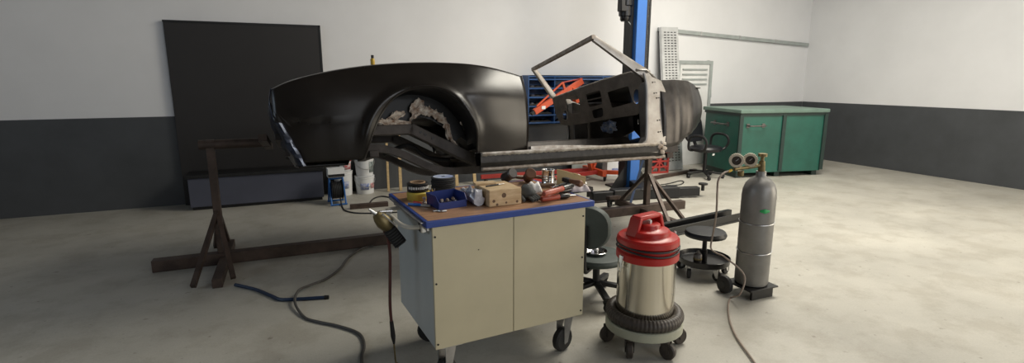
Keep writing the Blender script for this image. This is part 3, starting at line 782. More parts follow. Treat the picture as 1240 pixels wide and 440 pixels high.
MB().cyl((-.05, 0, .004), (.03, 0, .004), .004).build('shaft', 'black_part', t)
MB().cyl((.03, 0, .004), (.07, 0, .0035), .003, .001).build('point', 'zinc', t)
# pliers, screw, small valve near the left corner
q = bz(512, 250)
t = bt_('pliers', 'small pliers with red and blue grips near the worktop corner', 'pliers', q.x, q.y, R(-55))
for s_, m_ in ((1, 'red_plastic'), (-1, 'lift_blue')):
    MB().tube(smooth_path([(-.075, .022 * s_, .008), (-.04, .020 * s_, .008), (-.005, .004 * s_, .008)], 4), [.0075] * 8 + [.005], 8).build('grip', m_, t)
MB().prism([(-.008, -.010), (.012, -.011), (.05, -.003), (.05, .003), (.012, .011), (-.008, .010)], .003, .013).build('jaws', 'zinc', t)
q = bz(507, 245)
t = bt_('hose_nipple', 'small upright brass and steel fitting beside the tape rolls', 'fitting', q.x + .02, q.y - .035)
MB().lathe([(0, 0), (.014, 0), (.014, .006), (.006, .008), (.006, .022), (.010, .024), (.010, .032), (0, .034)], 12).build('fitting_body', 'zinc', t)
q = bz(532, 257)
t = bt_('steel_clip', 'small shiny steel clip lying on the front of the worktop', 'clip', q.x, q.y, R(-20))
MB().tube(smooth_path([(-.03, 0, .005), (-.01, .008, .005), (.01, -.006, .006), (.035, .004, .005)], 4), .005, 8).build('clip_body', 'zinc', t)
q = bz(519, 241)
t = bt_('spray_valve', 'small steel hose coupling standing between tape rolls and discs', 'fitting', q.x + .030, q.y + .005, R(30))
MB().lathe([(0, 0), (.011, 0), (.011, .02), (.007, .024), (.007, .045), (.010, .047), (.010, .055), (0, .056)], 12).build('coupling_body', 'chrome', t)
# --- right-hand heap
def curvy(name, pts, r, m, parent, n=10): return MB().tube(smooth_path(pts, 5), r, n).build(name, m, parent)
q = bz(641, 243)
t = bt_('work_glove', 'dark grey work glove lying beside the wooden block', 'glove', q.x - .005, q.y + .02, R(15))
rows = []
for i in range(11):
    a = PI * i / 10; rows.append([Vector((.046 * -math.cos(a), .05 * math.sin(a) * math.cos(b), .042 + .042 * math.sin(a) * math.sin(b))) * (1 + .14 * noise.noise(Vector((i * .7, b, 1)))) for b in [2 * PI * k / 12 for k in range(12)]])
MB().grid(rows, True).build('palm', 'glove_grey', t)
for k in range(4): curvy('finger', [(-.02 + .018 * k, -.03, .030), (-.02 + .018 * k, -.055, .018), (-.015 + .018 * k, -.07, .010)], .0095, 'glove_grey', t, 8)
curvy('thumb', [(-.03, 0, .03), (-.055, -.02, .025), (-.06, -.045, .012)], .010, 'glove_grey', t, 8)
def rag(px, py, label, sx, sy, h_, m_, rz, seed, z=BT, dx=0, dy=0):
    q = bz(px, py, z); t = bt_('rag', label, 'rag', q.x + dx, q.y + dy, rz, z); rows = []
    for i in range(17):
        u = -1 + 2 * i / 16; row = []
        for j in range(17):
            v = -1 + 2 * j / 16; rr = max(abs(u), abs(v)); e = 1 - rr ** 4
            row.append((sx * u * (1 + .15 * noise.noise(Vector((u, v, seed)))), sy * v * (1 + .15 * noise.noise(Vector((v, u, seed + 4)))), .003 + max(0, h_ * e * (.6 + .5 * noise.noise(Vector((u * 1.6, v * 1.6, seed)))) + .008 * noise.noise(Vector((u * 6, v * 6, seed))) * e)))
        rows.append(row)
    MB().grid(rows).build('cloth', m_, t, smooth=60, solid=.004)
rag(653, 237, 'crumpled white rag between the dark glove and red handles', .05, .075, .085, 'rag_white', R(-25), 1.3, dy=.075)
rag(690, 222, 'crumpled white rag in front of the leaning cardboard piece', .085, .055, .08, 'rag_white', R(-25), 5.7, dx=.02, dy=.0)
rag(697, 232, 'small pinkish white rag under the wooden brush handle', .06, .05, .055, 'rag_pink', R(-20), 9.1, dx=.03, dy=.015)
def screwdriver(px0, py0, px1, py1, label, r, z=BT, name='chisel', m_='red_handle'):
    a, b = bz(px0, py0, z), bz(px1, py1, z); d = b - a; L = d.length
    t = bt_(name, label, name, a.x, a.y, math.atan2(d.y, d.x), z)
    mx = Matrix.Translation((0, 0, r)) @ Matrix.Rotation(R(90), 4, 'Y')
    hl = L * .66
    MB().lathe([(0, 0), (r * .75, .002), (r, .010), (r, hl * .45), (r * .86, hl * .7), (r * .95, hl * .96), (r * .6, hl), (0, hl)], 14, mx).build('handle', m_, t)
    MB().lathe([(0, hl), (r * .8, hl), (r * .92, hl + .01), (r * .92, L * .9), (r * .7, L), (0, L)], 14, mx).build('ferrule', 'black_gloss', t)
    MB().cyl((L, 0, r), (L + .045, 0, r * .8), .005, .003).build('shank', 'zinc', t)
    return t
screwdriver(655, 245, 689, 240.5, 'red-handled chisel lying nearest the blue front edge of the bench', .0165)
screwdriver(648, 240.5, 690, 233, 'worn brown-red chisel lying just behind the front chisel', .015, m_='wood_brown')
screwdriver(658, 239, 693, 228.5, 'orange-red handled chisel propped on the heap behind two chisels', .0165, BT + .040)
q0, q1 = bz(694, 233), bz(708, 238); d = q1 - q0
t = bt_('wooden_brush', 'brush with dark wooden handle lying at the right worktop corner', 'brush', q0.x, q0.y, math.atan2(d.y, d.x), BT + .042)
MB().lathe([(0, 0), (.010, .002), (.014, .03), (.019, .08), (.021, .11), (.014, .125), (0, .126)], 12, Matrix.Translation((-.04, 0, .022)) @ Matrix.Rotation(R(90), 4, 'Y')).build('handle', 'wood_brown', t)
MB().box((-.07, 0, .018), (.07, .035, .026)).build('bristles', 'black_part', t, bevel=.006)
# hammers
def hammer(px, py, ang, label, hm, hl=.26, head='wood'):
    q = bz(px, py); t = bt_('hammer', label, 'hammer', q.x, q.y, ang)
    MB().tube([(0, 0, .045), (hl * .4, 0, .036), (hl * .8, 0, .026), (hl, 0, .022)], [.012, .011, .014, .013], 10).build('handle', 'wood_hammer', t)
    MB().lathe([(0, -.055), (.026, -.055), (.034, -.045), (.030, -.01), (.030, .02), (.036, .045), (.030, .055), (0, .055)], 16, Matrix.Translation((0, 0, .048)) @ Matrix.Rotation(R(62), 4, 'X')).build('head', hm, t)
hammer(641, 222, R(-18), 'wooden mallet with a brown barrel head behind the rags', 'wood_brown', .17)
hammer(616, 222, R(8), 'small steel-headed hammer lying behind the wooden block', 'dull_steel', .13)
q0, q1 = bz(655, 226), bz(690, 222)
t = bt_('turned_stick', 'loose brown wooden tool shaft lying in front of the tin can', 'stick', q0.x - .035, q0.y - .035, R(-12), BT + .003)
MB().tube([(0, 0, .013), (.03, 0, .013), (.07, 0, .014), (.10, 0, .013)], [.009, .012, .014, .009], 10).build('stick', 'wood_hammer', t)
q = bz(666, 222)
t = bt_('tin_can', 'shiny tin can standing behind the hammers on the bench', 'can', q.x - .045, q.y - .05)
MB().lathe([(0, 0), (.038, 0), (.041, .004), (.041, .012), (.039, .015), (.039, .092), (.041, .095), (.041, .10), (.034, .10), (.032, .094), (0, .094)], 28).build('can_body', 'chrome', t)
for z in (.03, .045, .06): MB().lathe([(.0388, z - .004), (.0402, z), (.0388, z + .004)], 28).build('can_rib', 'zinc', t)
# leaning cardboard piece
q = bz(694, 231)
t = bt_('cardboard_piece', 'folded tan cardboard piece propped upright at the back of the bench', 'cardboard', q.x + .03, q.y + .07, R(-38))
mx = Matrix.Translation((0, 0, .003)) @ Matrix.Rotation(R(78), 4, 'X')
MB().prism([(-.085, 0), (.085, 0), (.088, .066), (.06, .07), (.03, .082), (0, .085), (-.03, .095), (-.088, .105)], -.003, .003, mx).build('sheet', 'cardboard', t, smooth=0)
MB().tube([mx @ Vector(p) for p in ((-.088, .105, 0), (-.03, .095, 0), (0, .085, 0), (.03, .082, 0), (.06, .07, 0), (.088, .066, 0))], .005, 6).build('torn_edge', 'cardboard', t)
# black gripped pliers in the heap
t = bt_('pipe_wrench', 'black hand wrench lying across the heap behind the chisels', 'wrench', bz(676, 230).x - .01, bz(676, 230).y, R(8))
MB().tube(smooth_path([(-.02, -.01, .015), (.02, 0, .022), (.05, .005, .026), (.075, .005, .026)], 4), .011, 8).build('handle', 'black_part', t)
MB().box((.085, .008, .026), (.035, .04, .018)).build('jaw', 'black_part', t, bevel=.006)

# ================================================================== VACUUM CLEANER
va = thing('vacuum_cleaner', 'industrial vacuum cleaner with red head and shiny steel drum on casters', 'vacuum cleaner', (1.84, 2.335, 0), R(12))
va.scale = (.92, .92, .98)
MB().lathe([(.19, .165), (.235, .165), (.243, .158), (.243, .115), (.238, .110), (.19, .110)], 48, closed=True).build('base_ring', 'vac_base', va)
MB().lathe([(0, .155), (.215, .155), (.215, .16), (0, .16)], 40, closed=False).build('base_plate', 'black_part', va)
MB().lathe([(0, .166), (.176, .166), (.180, .170), (.180, .545), (.183, .55), (.183, .556), (0, .556)], 64).build('steel_drum', 'tub_steel', va)
sm = []
for i in range(240):
    a = 2 * PI * i / 240; sm.append((.209 * math.cos(a), .209 * math.sin(a), .203 + .004 * math.sin(a)))
MB().tube(sm, [.0355 + .002 * math.sin(i * 2 * PI / 4) for i in range(240)], 12, closed=True).build('suction_hose', 'hose_brown', va)
hd = MB().lathe([(0, .552), (.189, .552), (.192, .556), (.192, .592), (.184, .598), (.178, .604), (.178, .632), (.184, .638), (.192, .645), (.190, .672), (.180, .684), (.138, .690), (.133, .694), (.130, .716), (.124, .722), (.080, .728), (.074, .732), (.070, .752), (.062, .758), (0, .760)], 56).build('motor_head', 'red_plastic', va, smooth=35)
for s_ in (-1, 1):
    MB().bar((s_ * .128, .02, .684), (s_ * .088, .02, .796), .085, .026, up=(1, 0, .3)).build('handle_bracket', 'red_plastic', va, bevel=.008)
MB().bar((-.098, .02, .794), (.098, .02, .794), .075, .026).build('carry_handle', 'red_plastic', va, bevel=.009)
MB().box((-.01, -.02, .765), (.016, .012, .022)).build('switch', 'plastic_white', va, bevel=.002)
for k in range(2):
    pts = [(.190 * math.cos(2 * PI * i / 60), .190 * math.sin(2 * PI * i / 60), (.612 if k else .640) + .010 * math.sin(2 * PI * i / 60 * (1 + k) + k * 2)) for i in range(60)]
    MB().tube(pts, .006, 8, closed=True).build('power_cord', 'cable_black', va)
MB().tube(smooth_path([(.18, -.06, .69), (.205, -.05, .67), (.207, -.04, .62), (.20, -.05, .57)], 5), .005, 8).build('cord_end', 'plastic_white', va)
for a in (R(-15), R(170)):
    mx = Matrix.Rotation(a, 4, 'Z')
    lt = MB().box((.196, 0, .548), (.018, .034, .075), mx).build('latch', 'chrome', va, bevel=.004)
    MB().tube([mx @ Vector(p) for p in ((.20, -.014, .56), (.212, -.014, .53), (.208, -.012, .49), (.208, .012, .49), (.212, .014, .53), (.20, .014, .56))], .003, 6).build('latch_wire', 'chrome', lt)
MB().cyl(Matrix.Rotation(R(-75), 3, 'Z') @ Vector((.19, 0, .36)), Matrix.Rotation(R(-75), 3, 'Z') @ Vector((.17, 0, .36)), .001).build('drum_seam', 'zinc', va)
for k in range(6):
    a = R(-102 - 60 * k); caster(va, .210 * math.cos(a), .210 * math.sin(a), .050, .112, a + .5, wm='hose_brown', bm='hose_brown', wd=.04)

# ================================================================== MECHANIC'S CHAIR BEHIND THE BENCH
mc = thing('work_chair', 'low swivel work chair with grey-green cushions tucked behind the cabinet', 'chair', (1.92, 2.99, 0), R(-52))
MB().lathe([(0, .285), (.17, .285), (.195, .295), (.20, .315), (.19, .335), (.16, .345), (0, .34)], 36, Matrix.Diagonal((1, 1.02, 1, 1))).build('seat', 'cushion', mc)
rows = []
bk = MB()
for k, (th, sc) in enumerate(((-.030, .80), (-.034, .95), (-.018, 1.0), (.012, 1.0), (.030, .94), (.036, .75))):
    rows.append([(.155 * sc * math.copysign(abs(math.cos(a)) ** .8, math.cos(a)), -.205 + th + .25 * (.155 * sc * math.cos(a)) ** 2 * 4, .585 + .145 * sc * math.copysign(abs(math.sin(a)) ** .85, math.sin(a))) for a in [2 * PI * i / 28 for i in range(28)]])
bk.grid(rows, True); bk.f += [tuple(range(28)), tuple(range(5 * 28, 6 * 28))]
bk.build('backrest', 'cushion', mc, smooth=60)
MB().tube(smooth_path([(0, -.245, .60), (0, -.25, .45), (0, -.235, .29), (0, -.15, .27), (0, 0, .275)], 5), .016, 8).build('back_bar', 'black_part', mc)
MB().cyl((0, 0, .10), (0, 0, .285), .025).build('gas_column', 'black_part', mc)
for k in range(5):
    a = R(20 + 72 * k); c_, s_ = math.cos(a), math.sin(a)
    MB().bar((.0, 0, .125), (.25 * c_, .25 * s_, .095), .045, .03).build('base_leg', 'black_part', mc, bevel=.006)
    caster(mc, .24 * c_, .24 * s_, .032, .082, a + 2, wm='black_part', bm='black_part', wd=.04)
tr = thing('metal_tray', 'small tray of shiny steel parts lying on the low work chair seat', 'tray', Vector((1.92, 2.99, .3465)) + Vector((-.02, -.01, 0)), R(10))
MB().lathe([(0, 0), (.07, 0), (.085, .02), (.083, .021), (.068, .004), (0, .004)], 24).build('dish', 'chrome', tr)
MB().ell((.02, .01, .018), (.02, .015, .014), 10, 6).build('steel_part', 'zinc', tr); MB().cyl((-.04, -.02, .012), (-.01, .02, .012), .009).build('steel_part', 'print_blue', tr)

# ================================================================== MECHANIC'S STOOL
ms = thing('creeper_stool', 'low black rolling stool with round seat and tool tray base', 'stool', (2.985, 3.075, 0))
MB().lathe([(0, .31), (.13, .31), (.158, .317), (.162, .335), (.15, .357), (.10, .365), (0, .365)], 36).build('seat', 'leather_black', ms)
MB().cyl((0, 0, .10), (0, 0, .311), .018).cyl((0, 0, .10), (0, 0, .2), .026).build('gas_column', 'black_part', ms)
MB().lathe([(0, .095), (.185, .095), (.198, .105), (.203, .145), (.197, .147), (.188, .112), (.17, .106), (0, .106)], 44).build('tool_tray', 'black_gloss', ms)
for k in range(5):
    a = R(-100 + 72 * k); caster(ms, .165 * math.cos(a), .165 * math.sin(a), .038, .095, a + .7, wm='rubber', bm='zinc', wd=.03)
q = ony(849, 318, 2.98)
t = thing('paint_cup', 'small metal spray cup standing in the rolling stool tray', 'cup', (2.985 - .12, 3.075 - .06, .1065))
MB().lathe([(0, 0), (.030, 0), (.032, .004), (.030, .03), (.032, .034), (.032, .085), (.028, .092), (.012, .10), (.010, .118), (0, .12)], 20).build('cup_body', 'dull_steel', t)
MB().lathe([(.0325, .045), (.034, .05), (.034, .058), (.0325, .063)], 20).build('band', 'brass', t)

# ================================================================== GAS CYLINDER
gw = Vector((3.02, 2.63, 0))
tr = thing('cylinder_trolley', 'small black two-wheeled trolley under the grey gas cylinder', 'trolley', gw)
MB().box((0, 0, .075), (.27, .25, .012)).build('foot_plate', 'black_part', tr, bevel=.004)
MB().cyl((-.20, .075, .059), (.20, .075, .059), .010).build('axle', 'dull_steel', tr)
for s_ in (-1, 1):
    MB().lathe([(.03, -.022), (.056, -.022), (.066, -.014), (.066, .014), (.056, .022), (.03, .022), (.026, .026), (0, .026), (0, -.026), (.026, -.026)], 24, Matrix.Translation((s_ * .175, .075, .066)) @ Matrix.Rotation(R(90), 4, 'Y'), closed=True).build('wheel', 'rubber', tr)
    MB().tube(smooth_path([(.12 - .03 * s_, .08 + .035 * s_, .075), (.12 - .03 * s_, .09 + .035 * s_, .5), (.12 - .03 * s_, .09 + .035 * s_, .7), (.12 - .02 * s_, .10 + .02 * s_, .8), (.13, .11, .82)], 5), .011, 8).build('frame_tube', 'black_part', tr)
MB().box((0, -.10, .035), (.20, .02, .07)).build('foot', 'black_part', tr)
gc = thing('gas_cylinder', 'grey steel gas cylinder with wire bands standing on a small trolley', 'gas cylinder', gw + Vector((0, 0, .0815)))
MB().lathe([(0, 0), (.09, 0), (.108, .006), (.114, .02), (.114, .655), (.110, .70), (.095, .742), (.068, .775), (.040, .792), (.034, .80), (.034, .83), (0, .83)], 40).build('tank', 'cyl_grey', gc)
for z in (.255, .47): MB().tube([(.116 * math.cos(a), .116 * math.sin(a), z + .008 * math.sin(a + 1)) for a in [2 * PI * i / 40 for i in range(40)]], .004, 6, closed=True).build('wire_band', 'zinc', gc)
mb = MB(); rows = []
for i in range(9):
    a = R(-132 + 4.2 * i); rows.append([(.1155 * math.cos(a), .1155 * math.sin(a), .565 + z) for z in (-.016 + .012 * abs(i - 4) / 4, .018 - .010 * abs(i - 4) / 4)])
MB().grid(rows).build('paint_mark', 'green_mark', gc, solid=.002, label='green paint mark')
MB().lathe([(0, .825), (.022, .825), (.024, .84), (.020, .90), (.012, .905), (.012, .93), (.03, .935), (.03, .955), (0, .957)], 16).build('valve', 'brass', gc)
rg = thing('pressure_regulator', 'brass pressure regulator with two gauges in serrated cream guards', 'regulator', gw + Vector((0, 0, .955)))
def G(x, y, Y=2.66): return ony(x, y, Y) - gw - Vector((0, 0, .955))
cA, cB = G(892, 194.5), G(908.5, 194)
MB().cyl((0, 0, .0), G(905, 203), .013).cyl(G(905, 203), G(889, 205), .012).cyl(G(897, 207), G(897, 213), .022, .020).build('regulator_body', 'brass', rg)
for c_ in (cA, cB):
    look = (Vector((0, 0, CAM_H)) - (gw + Vector((0, 0, .955)) + c_)); look.z = look.z * .3; look.normalize()
    mx = Matrix.Translation(c_) @ look.to_track_quat('Z', 'Y').to_matrix().to_4x4()
    n = 52; ring = [((.051 if (i % 2) else .0445) * math.cos(2 * PI * i / n), (.051 if (i % 2) else .0445) * math.sin(2 * PI * i / n)) for i in range(n)]
    b = plate('gauge_guard', ring, [circ(0, 0, .031, 26)], .036, 'boot_cream', rg, mx)
    MB().lathe([(0, -.016), (.031, -.016), (.031, .008), (0, .008)], 24, mx).build('gauge_dial', 'hose_brown', b)
    MB().bar(mx @ Vector((-.004, -.004, .010)), mx @ Vector((.012, .012, .010)), .003, .002).build('needle', 'plastic_white', b)
    MB().cyl(c_ + Vector((0, .01, -.02)), G(897, 204) if c_ is cA else G(905, 203), .007).build('gauge_stem', 'brass', b)
MB().cyl(G(886, 206), G(882, 208), .009).build('outlet', 'yellow_cap', rg)
hp0 = gw + Vector((0, 0, .955))
hpts = [G(883, 207) + hp0, G(876, 210) + hp0, ony(870, 218, 2.66), ony(868.5, 232, 2.67), ony(868, 250, 2.68), ony(866, 270, 2.72), ony(862, 290, 2.76), ony(861, 301, 2.74), ony(868, 307, 2.68), ony(878, 312, 2.60), Vector((2.80, 2.50, .22)), Vector((2.745, 2.47, .10)), onz(884, 362, .012), onz(882, 380, .012), onz(890, 405, .012), onz(912, 437, .012), onz(935, 470, .012)]
tag(MB().tube(smooth_path(hpts, 6), .0065, 8).build('gas_hose', 'hose_tan'), 'thin tan gas hose drooping from the regulator to the floor', 'hose')

# ================================================================== TWO-POST LIFT
lf = thing('vehicle_lift', 'blue two-post vehicle lift column with black motor and floor arms', 'lift', (4.43, 6.10, 0))
MB().box((0, 0, 1.95), (.155, .22, 3.86)).build('column', 'lift_blue', lf, smooth=0, bevel=.008)
MB().box((-.095, .05, 1.9), (.04, .16, 3.7)).build('column_flange', 'black_part', lf, smooth=0)
MB().box((.115, .03, 1.9), (.07, .16, 3.7)).build('carriage_rail', 'black_part', lf, smooth=0)
MB().box((.155, -.01, 2.1), (.014, .05, 3.3)).build('cable_strip', 'perf_silver', lf, smooth=0)
MB().cyl((.20, .0, .3), (.20, .0, 3.7), .022).build('hydraulic_pipe', 'black_part', lf)
MB().box((.03, .05, .012), (.5, .5, .024)).build('base_plate', 'black_part', lf, smooth=0)
for s_ in (-1, 1): MB().prism([(0, 0), (.22, 0), (0, .3)], -.006, .006, Matrix.Translation((s_ * .115, -.02, .024)) @ Matrix.Rotation(0 if s_ > 0 else PI, 4, 'Z') @ Matrix.Rotation(R(90), 4, 'X')).build('gusset', 'black_part', lf, smooth=0)
mo = MB().lathe([(0, 2.30), (.05, 2.30), (.065, 2.32), (.065, 2.36), (.085, 2.37), (.085, 2.49), (.10, 2.50), (.10, 2.58), (.085, 2.59), (.085, 2.9), (0, 2.9)], 24, Matrix.Translation((-.21, -.02, 0))).build('motor', 'black_gloss', lf)
MB().box((-.26, -.05, 2.50), (.13, .10, .16)).build('switch_box', 'black_part', mo, bevel=.01)
MB().cyl((-.13, 0, 2.62), (-.07, 0, 2.62), .05).build('motor_mount', 'black_part', lf)
MB().tube([(-.16, -.02, 2.31), (-.12, -.02, 2.27), (-.07, -.02, 2.21)], .006, 6).build('motor_wire', 'conduit', lf)
# arms resting just above the floor
def lift_arm(p0, p1, wd, pads):
    p0, p1 = Vector(p0), Vector(p1)
    a = MB().bar(p0, p0.lerp(p1, .62), wd, .145).bar(p0.lerp(p1, .5), p1, wd * .72, .115).build('lift_arm', 'black_part', lf, bevel=.012)
    for e in pads:
        MB().cyl(e + Vector((0, 0, -.05)), e + Vector((0, 0, .03)), .022).cyl(e + Vector((0, 0, .03)), e + Vector((0, 0, .05)), .06).build('lift_pad', 'rubber', a)
    return a
lw = Vector((4.43, 6.10, 0))
A0 = onz(757, 235, .07) - lw; A1 = onz(840, 231, .07) - lw; A2 = onz(722, 241, .07) - lw
A0 = Vector((-.22, -.62, .075)); A1 = Vector((.50, -.84, .085)); A2 = Vector((-1.0, -.58, .085))
MB().bar((0, -.12, .08), (-.20, -.62, .08), .16, .12).build('arm_yoke', 'black_part', lf, bevel=.01)
lift_arm(A0, A1, .14, [A1 + Vector((.06, -.01, .05))])
lift_arm(A0, A2, .14, [A2 + Vector((-.04, -.0, .05))])
MB().ell((-.2, -.62, .135), (.15, .12, .03), 18, 8).build('arm_pivot', 'black_part', lf)

tag(MB().bar((4.30, 5.62, .55), (4.0, 5.40, .15), .03, .004).bar((4.0, 5.40, .15), (3.86, 5.28, .004), .03, .004).build('ratchet_strap', 'hose_blue'), 'dark blue strap hanging by the lift column to the floor', 'strap')

# black steel channel on the floor
r0, r1 = onz(896, 268, 0), onz(800, 290, 0); d = (r1 - r0)
ch = thing('steel_channel', 'long black steel channel lying on the floor behind the vacuum cleaner', 'beam', r0, math.atan2(d.y, d.x))
L = d.length
MB().box((L / 2, -.06, .008), (L, .15, .016)).box((L / 2, -.005, .05), (L, .012, .085)).box((L / 2, -.115, .055), (L, .012, .10)).box((L / 2, -.135, .10), (L, .05, .010)).build('channel', 'black_gloss', ch, smooth=0, bevel=.003)

# ================================================================== BACKGROUND: BLUE RACK
xa, xb, za, zb = 3.33, 4.95, .86, 1.60
rk = thing('wall_rack', 'blue steel pigeonhole rack on the back wall above the dado', 'rack', ((xa + xb) / 2, Y1 - .13, za))
hw = (xb - xa) / 2
MB().box((0, .116, .37), (2 * hw, .008, .74)).build('back_sheet', 'rack_blue', rk, smooth=0)
NR = 6; zs = [.0, .115, .25, .385, .52, .655]
for z in zs:
    sh = MB().box((0, 0, z + .006), (2 * hw, .23, .012)).box((0, -.112, z + .018), (2 * hw, .006, .036)).build('shelf', 'rack_blue', rk, smooth=0)
MB().box((0, 0, .735), (2 * hw, .23, .012)).box((0, -.112, .725), (2 * hw, .006, .03)).build('shelf', 'rack_blue', rk, smooth=0)
cols = [-hw, -.37, .08, .50, hw]
for x in cols: MB().box((x, 0, .37), (.014, .235, .74)).build('divider', 'rack_blue', rk, smooth=0)
random.seed(5)
for i, z in enumerate(zs):
    for j in range(4):
        x0_, x1_ = cols[j] + .02, cols[j + 1] - .02
        t = thing('parts_tray', 'dark parts tray in the blue rack, %s row up, %s bay from the lift' % (('bottom', 'second', 'third', 'fourth', 'fifth', 'top')[i], ('fourth', 'third', 'second', 'first')[j]), 'tray', ((xa + xb) / 2 + (x0_ + x1_) / 2, Y1 - .125, za + z + .0125), 0, 'dark trays in the blue rack')
        wd = (x1_ - x0_) * random.uniform(.75, .96); h_ = (.075 if i == 0 else (.05 if i == 5 else .085)) * random.uniform(.7, 1)
        MB().box((0, 0, h_ * .3), (wd, .18, h_ * .6)).build('tray_box', 'charcoal_board', t, smooth=0, bevel=.004)
        for k in range(4):
            MB().ell(((k - 1.5) * wd / 4.4, -.02, h_ * .6), (wd / 9, .06, h_ * .34), 10, 6).build('part_lump', random.choice(['black_part', 'chest_grey', 'black_part']), t)

# conduit, wires and perforated ramp
c0, c1 = ony(797, 35.5, Y1 - .03), ony(912, 47.5, Y1 - .03); dd = (c1 - c0) / (c1.x - c0.x)
c2 = c0 + dd * (X1 - .05 - c0.x)
cdt = thing('wall_conduit', 'grey cable duct running across the white back wall', 'cable duct', c0)
MB().bar((0, 0, 0), c2 - c0, .04, .06).build('duct', 'conduit', cdt, smooth=0)
for k in range(1, 4): MB().bar((c2 - c0) * k / 4, (c2 - c0) * k / 4 + Vector((.03, 0, 0)), .046, .068).build('clip', 'zinc', cdt, smooth=0)
pts = [ony(x, y, Y1 - .012) for x, y in ((812, 72), (822, 74), (835, 76), (848, 76.5), (860, 74), (861, 90), (861, 118))]
tag(MB().tube(smooth_path(pts, 5), .006, 6).build('wall_cable', 'conduit'), 'thin grey cable drooping along the wall above the louvred door', 'cable')
a_, b_ = ony(797.5, 34, Y1 - .06), ony(813.5, 35.5, Y1 - .06); e_ = onz(811, 208, 0.0)
e_ = Vector((5.86, Y1 - .42, 0)); u_ = Vector((1, 0, 0)); v_ = (Vector((a_.x, Y1 - .135, a_.z)) - e_); Lr = v_.length; v_.normalize()
u_ = (u_ - v_ * u_.dot(v_)).normalized(); n_ = u_.cross(v_).normalized()
RW = .34
rp = thing('perforated_ramp', 'tall slotted silver metal ramp leaning against the back wall', 'ramp', e_ + Vector((0, 0, .006)))
mxr = Matrix(((u_.x, v_.x, n_.x, 0), (u_.y, v_.y, n_.y, 0), (u_.z, v_.z, n_.z, 0), (0, 0, 0, 1)))
hl_ = []
ny = int((Lr - .16) / .045)
for i in range(ny):
    for j in range(4):
        hl_.append(rrect(.065 + j * .07 + .012 * (i % 2) * 0, .16 + i * .045, .048, .016, .007, 1))
plate('slotted_sheet', [(0, 0), (RW, 0), (RW, Lr), (0, Lr)], hl_, .006, 'perf_silver', rp, mxr)
for x in (0.0, RW): MB().box((x, Lr / 2, -.03), (.012, Lr, .06), mxr).build('side_flange', 'perf_silver', rp, smooth=0)
MB().box((RW / 2, Lr + .0, -.03), (RW, .012, .06), mxr).build('end_cap', 'perf_silver', rp, smooth=0)
MB().box((RW / 2, Lr / 2, -.052), (RW - .02, Lr - .02, .004), mxr).build('back_sheet', 'perf_back', rp, smooth=0)

# ================================================================== ENGINE HOIST
hw_ = Vector((4.30, 6.92, 0))
eh = thing('engine_hoist', 'orange-red engine hoist with raised boom behind the car body', 'hoist', hw_)
bl, br_ = ony(647, 136, 6.75) - hw_, ony(705, 98, 6.75) - hw_
ms0 = Vector((0, 0, .14)); ms1 = bl.lerp(br_, .80)
MB().bar(ms0, ms1, .07, .07).build('mast', 'orange_red', eh, bevel=.004)
bo_ = MB().bar(bl, br_, .055, .085).build('boom', 'orange_red', eh, bevel=.004)
MB().bar(bl - (br_ - bl) * .06, bl, .04, .05).build('boom_tip', 'black_part', bo_, bevel=.004)
MB().box(bl.lerp(br_, .17) + Vector((0, -.032, -.01)), (.06, .004, .045)).build('maker_plate', 'label_white', bo_, smooth=0)
MB().cyl(bl.lerp(br_, .05) + Vector((0, 0, .06)), bl.lerp(br_, .58) + Vector((0, 0, .16)), .014).build('stay_rod', 'orange_red', eh)
MB().bar(bl.lerp(br_, .58) + Vector((0, 0, .16)), bl.lerp(br_, .64) + Vector((0, 0, .0)), .03, .03).build('stay_post', 'orange_red', eh)
MB().cyl(bl.lerp(br_, .58) + Vector((0, 0, .16)), br_ + Vector((0, 0, .035)), .010).build('stay_rod', 'red_paint', eh)
MB().cyl(Vector((-.09, 0, .35)), ms1.lerp(bl, .3) + Vector((0, 0, -.05)), .035).build('hydraulic_ram', 'black_part', eh)
for y0_, y1_ in ((-.12, -.42), (.1, .28)):
    lg = MB().bar((.10, y0_, .13), (-1.75, y1_, .11), .05, .06).build('floor_leg', 'red_paint', eh, bevel=.004)
    caster(eh, -1.68, y1_, .035, .08, .5, wm='black_part', bm='dull_steel')
MB().bar((.04, -.30, .125), (.04, .30, .125), .07, .09).build('cross_beam', 'orange_red', eh, bevel=.004)
MB().bar((.04, -.20, .14), (.55, -.42, .12), .06, .06).build('rear_strut', 'orange_red', eh, bevel=.004)
for y in (-.27, .27): caster(eh, .07, y, .04, .085, 1.2, wm='black_part', bm='dull_steel')
MB().bar((0, 0, .15), (.02, -.05, .30), .06, .06).build('mast_foot', 'orange_red', eh)

# ================================================================== RIGHT BACKGROUND
t = thing('ramp_crate', 'red slotted plastic ramp standing on edge near the back wall', 'ramp', (5.42, 6.92, 0), R(-6))
fr = MB()
WD, HT = .33, .40
for x in (0, WD * .5, WD): fr.box((x, 0, HT / 2), (.03, .04, HT))
for k in range(5): fr.box((WD / 2, 0, .015 + k * (HT - .03) / 4), (WD, .036, .03))
fr.build('grid_frame', 'red_paint', t, smooth=0, bevel=.004)
MB().bar((.02, 0, .04), (WD - .02, 0, HT - .03), .03, .02).bar((.02, .0, HT - .06), (WD - .02, 0, .06), .028, .02).build('cross_bar', 'red_paint', t)
MB().bar((.03, .02, HT * .8), (.06, .22, .01), .03, .02).build('prop_leg', 'red_paint', t)
t = thing('white_carton', 'white carton with blue print standing beside the blue lift column', 'box', (4.66, 7.02, 0), R(-10))
MB().box((.14, .1, .22), (.30, .2, .44)).build('carton', 'plastic_white', t, smooth=0, bevel=.004)
for x, z, w1, h1 in ((.06, .30, .05, .06), (.20, .20, .09, .03), (.12, .10, .14, .05)): MB().box((x + .02, -.001, z), (w1, .003, h1)).build('print', 'print_blue', t, smooth=0)
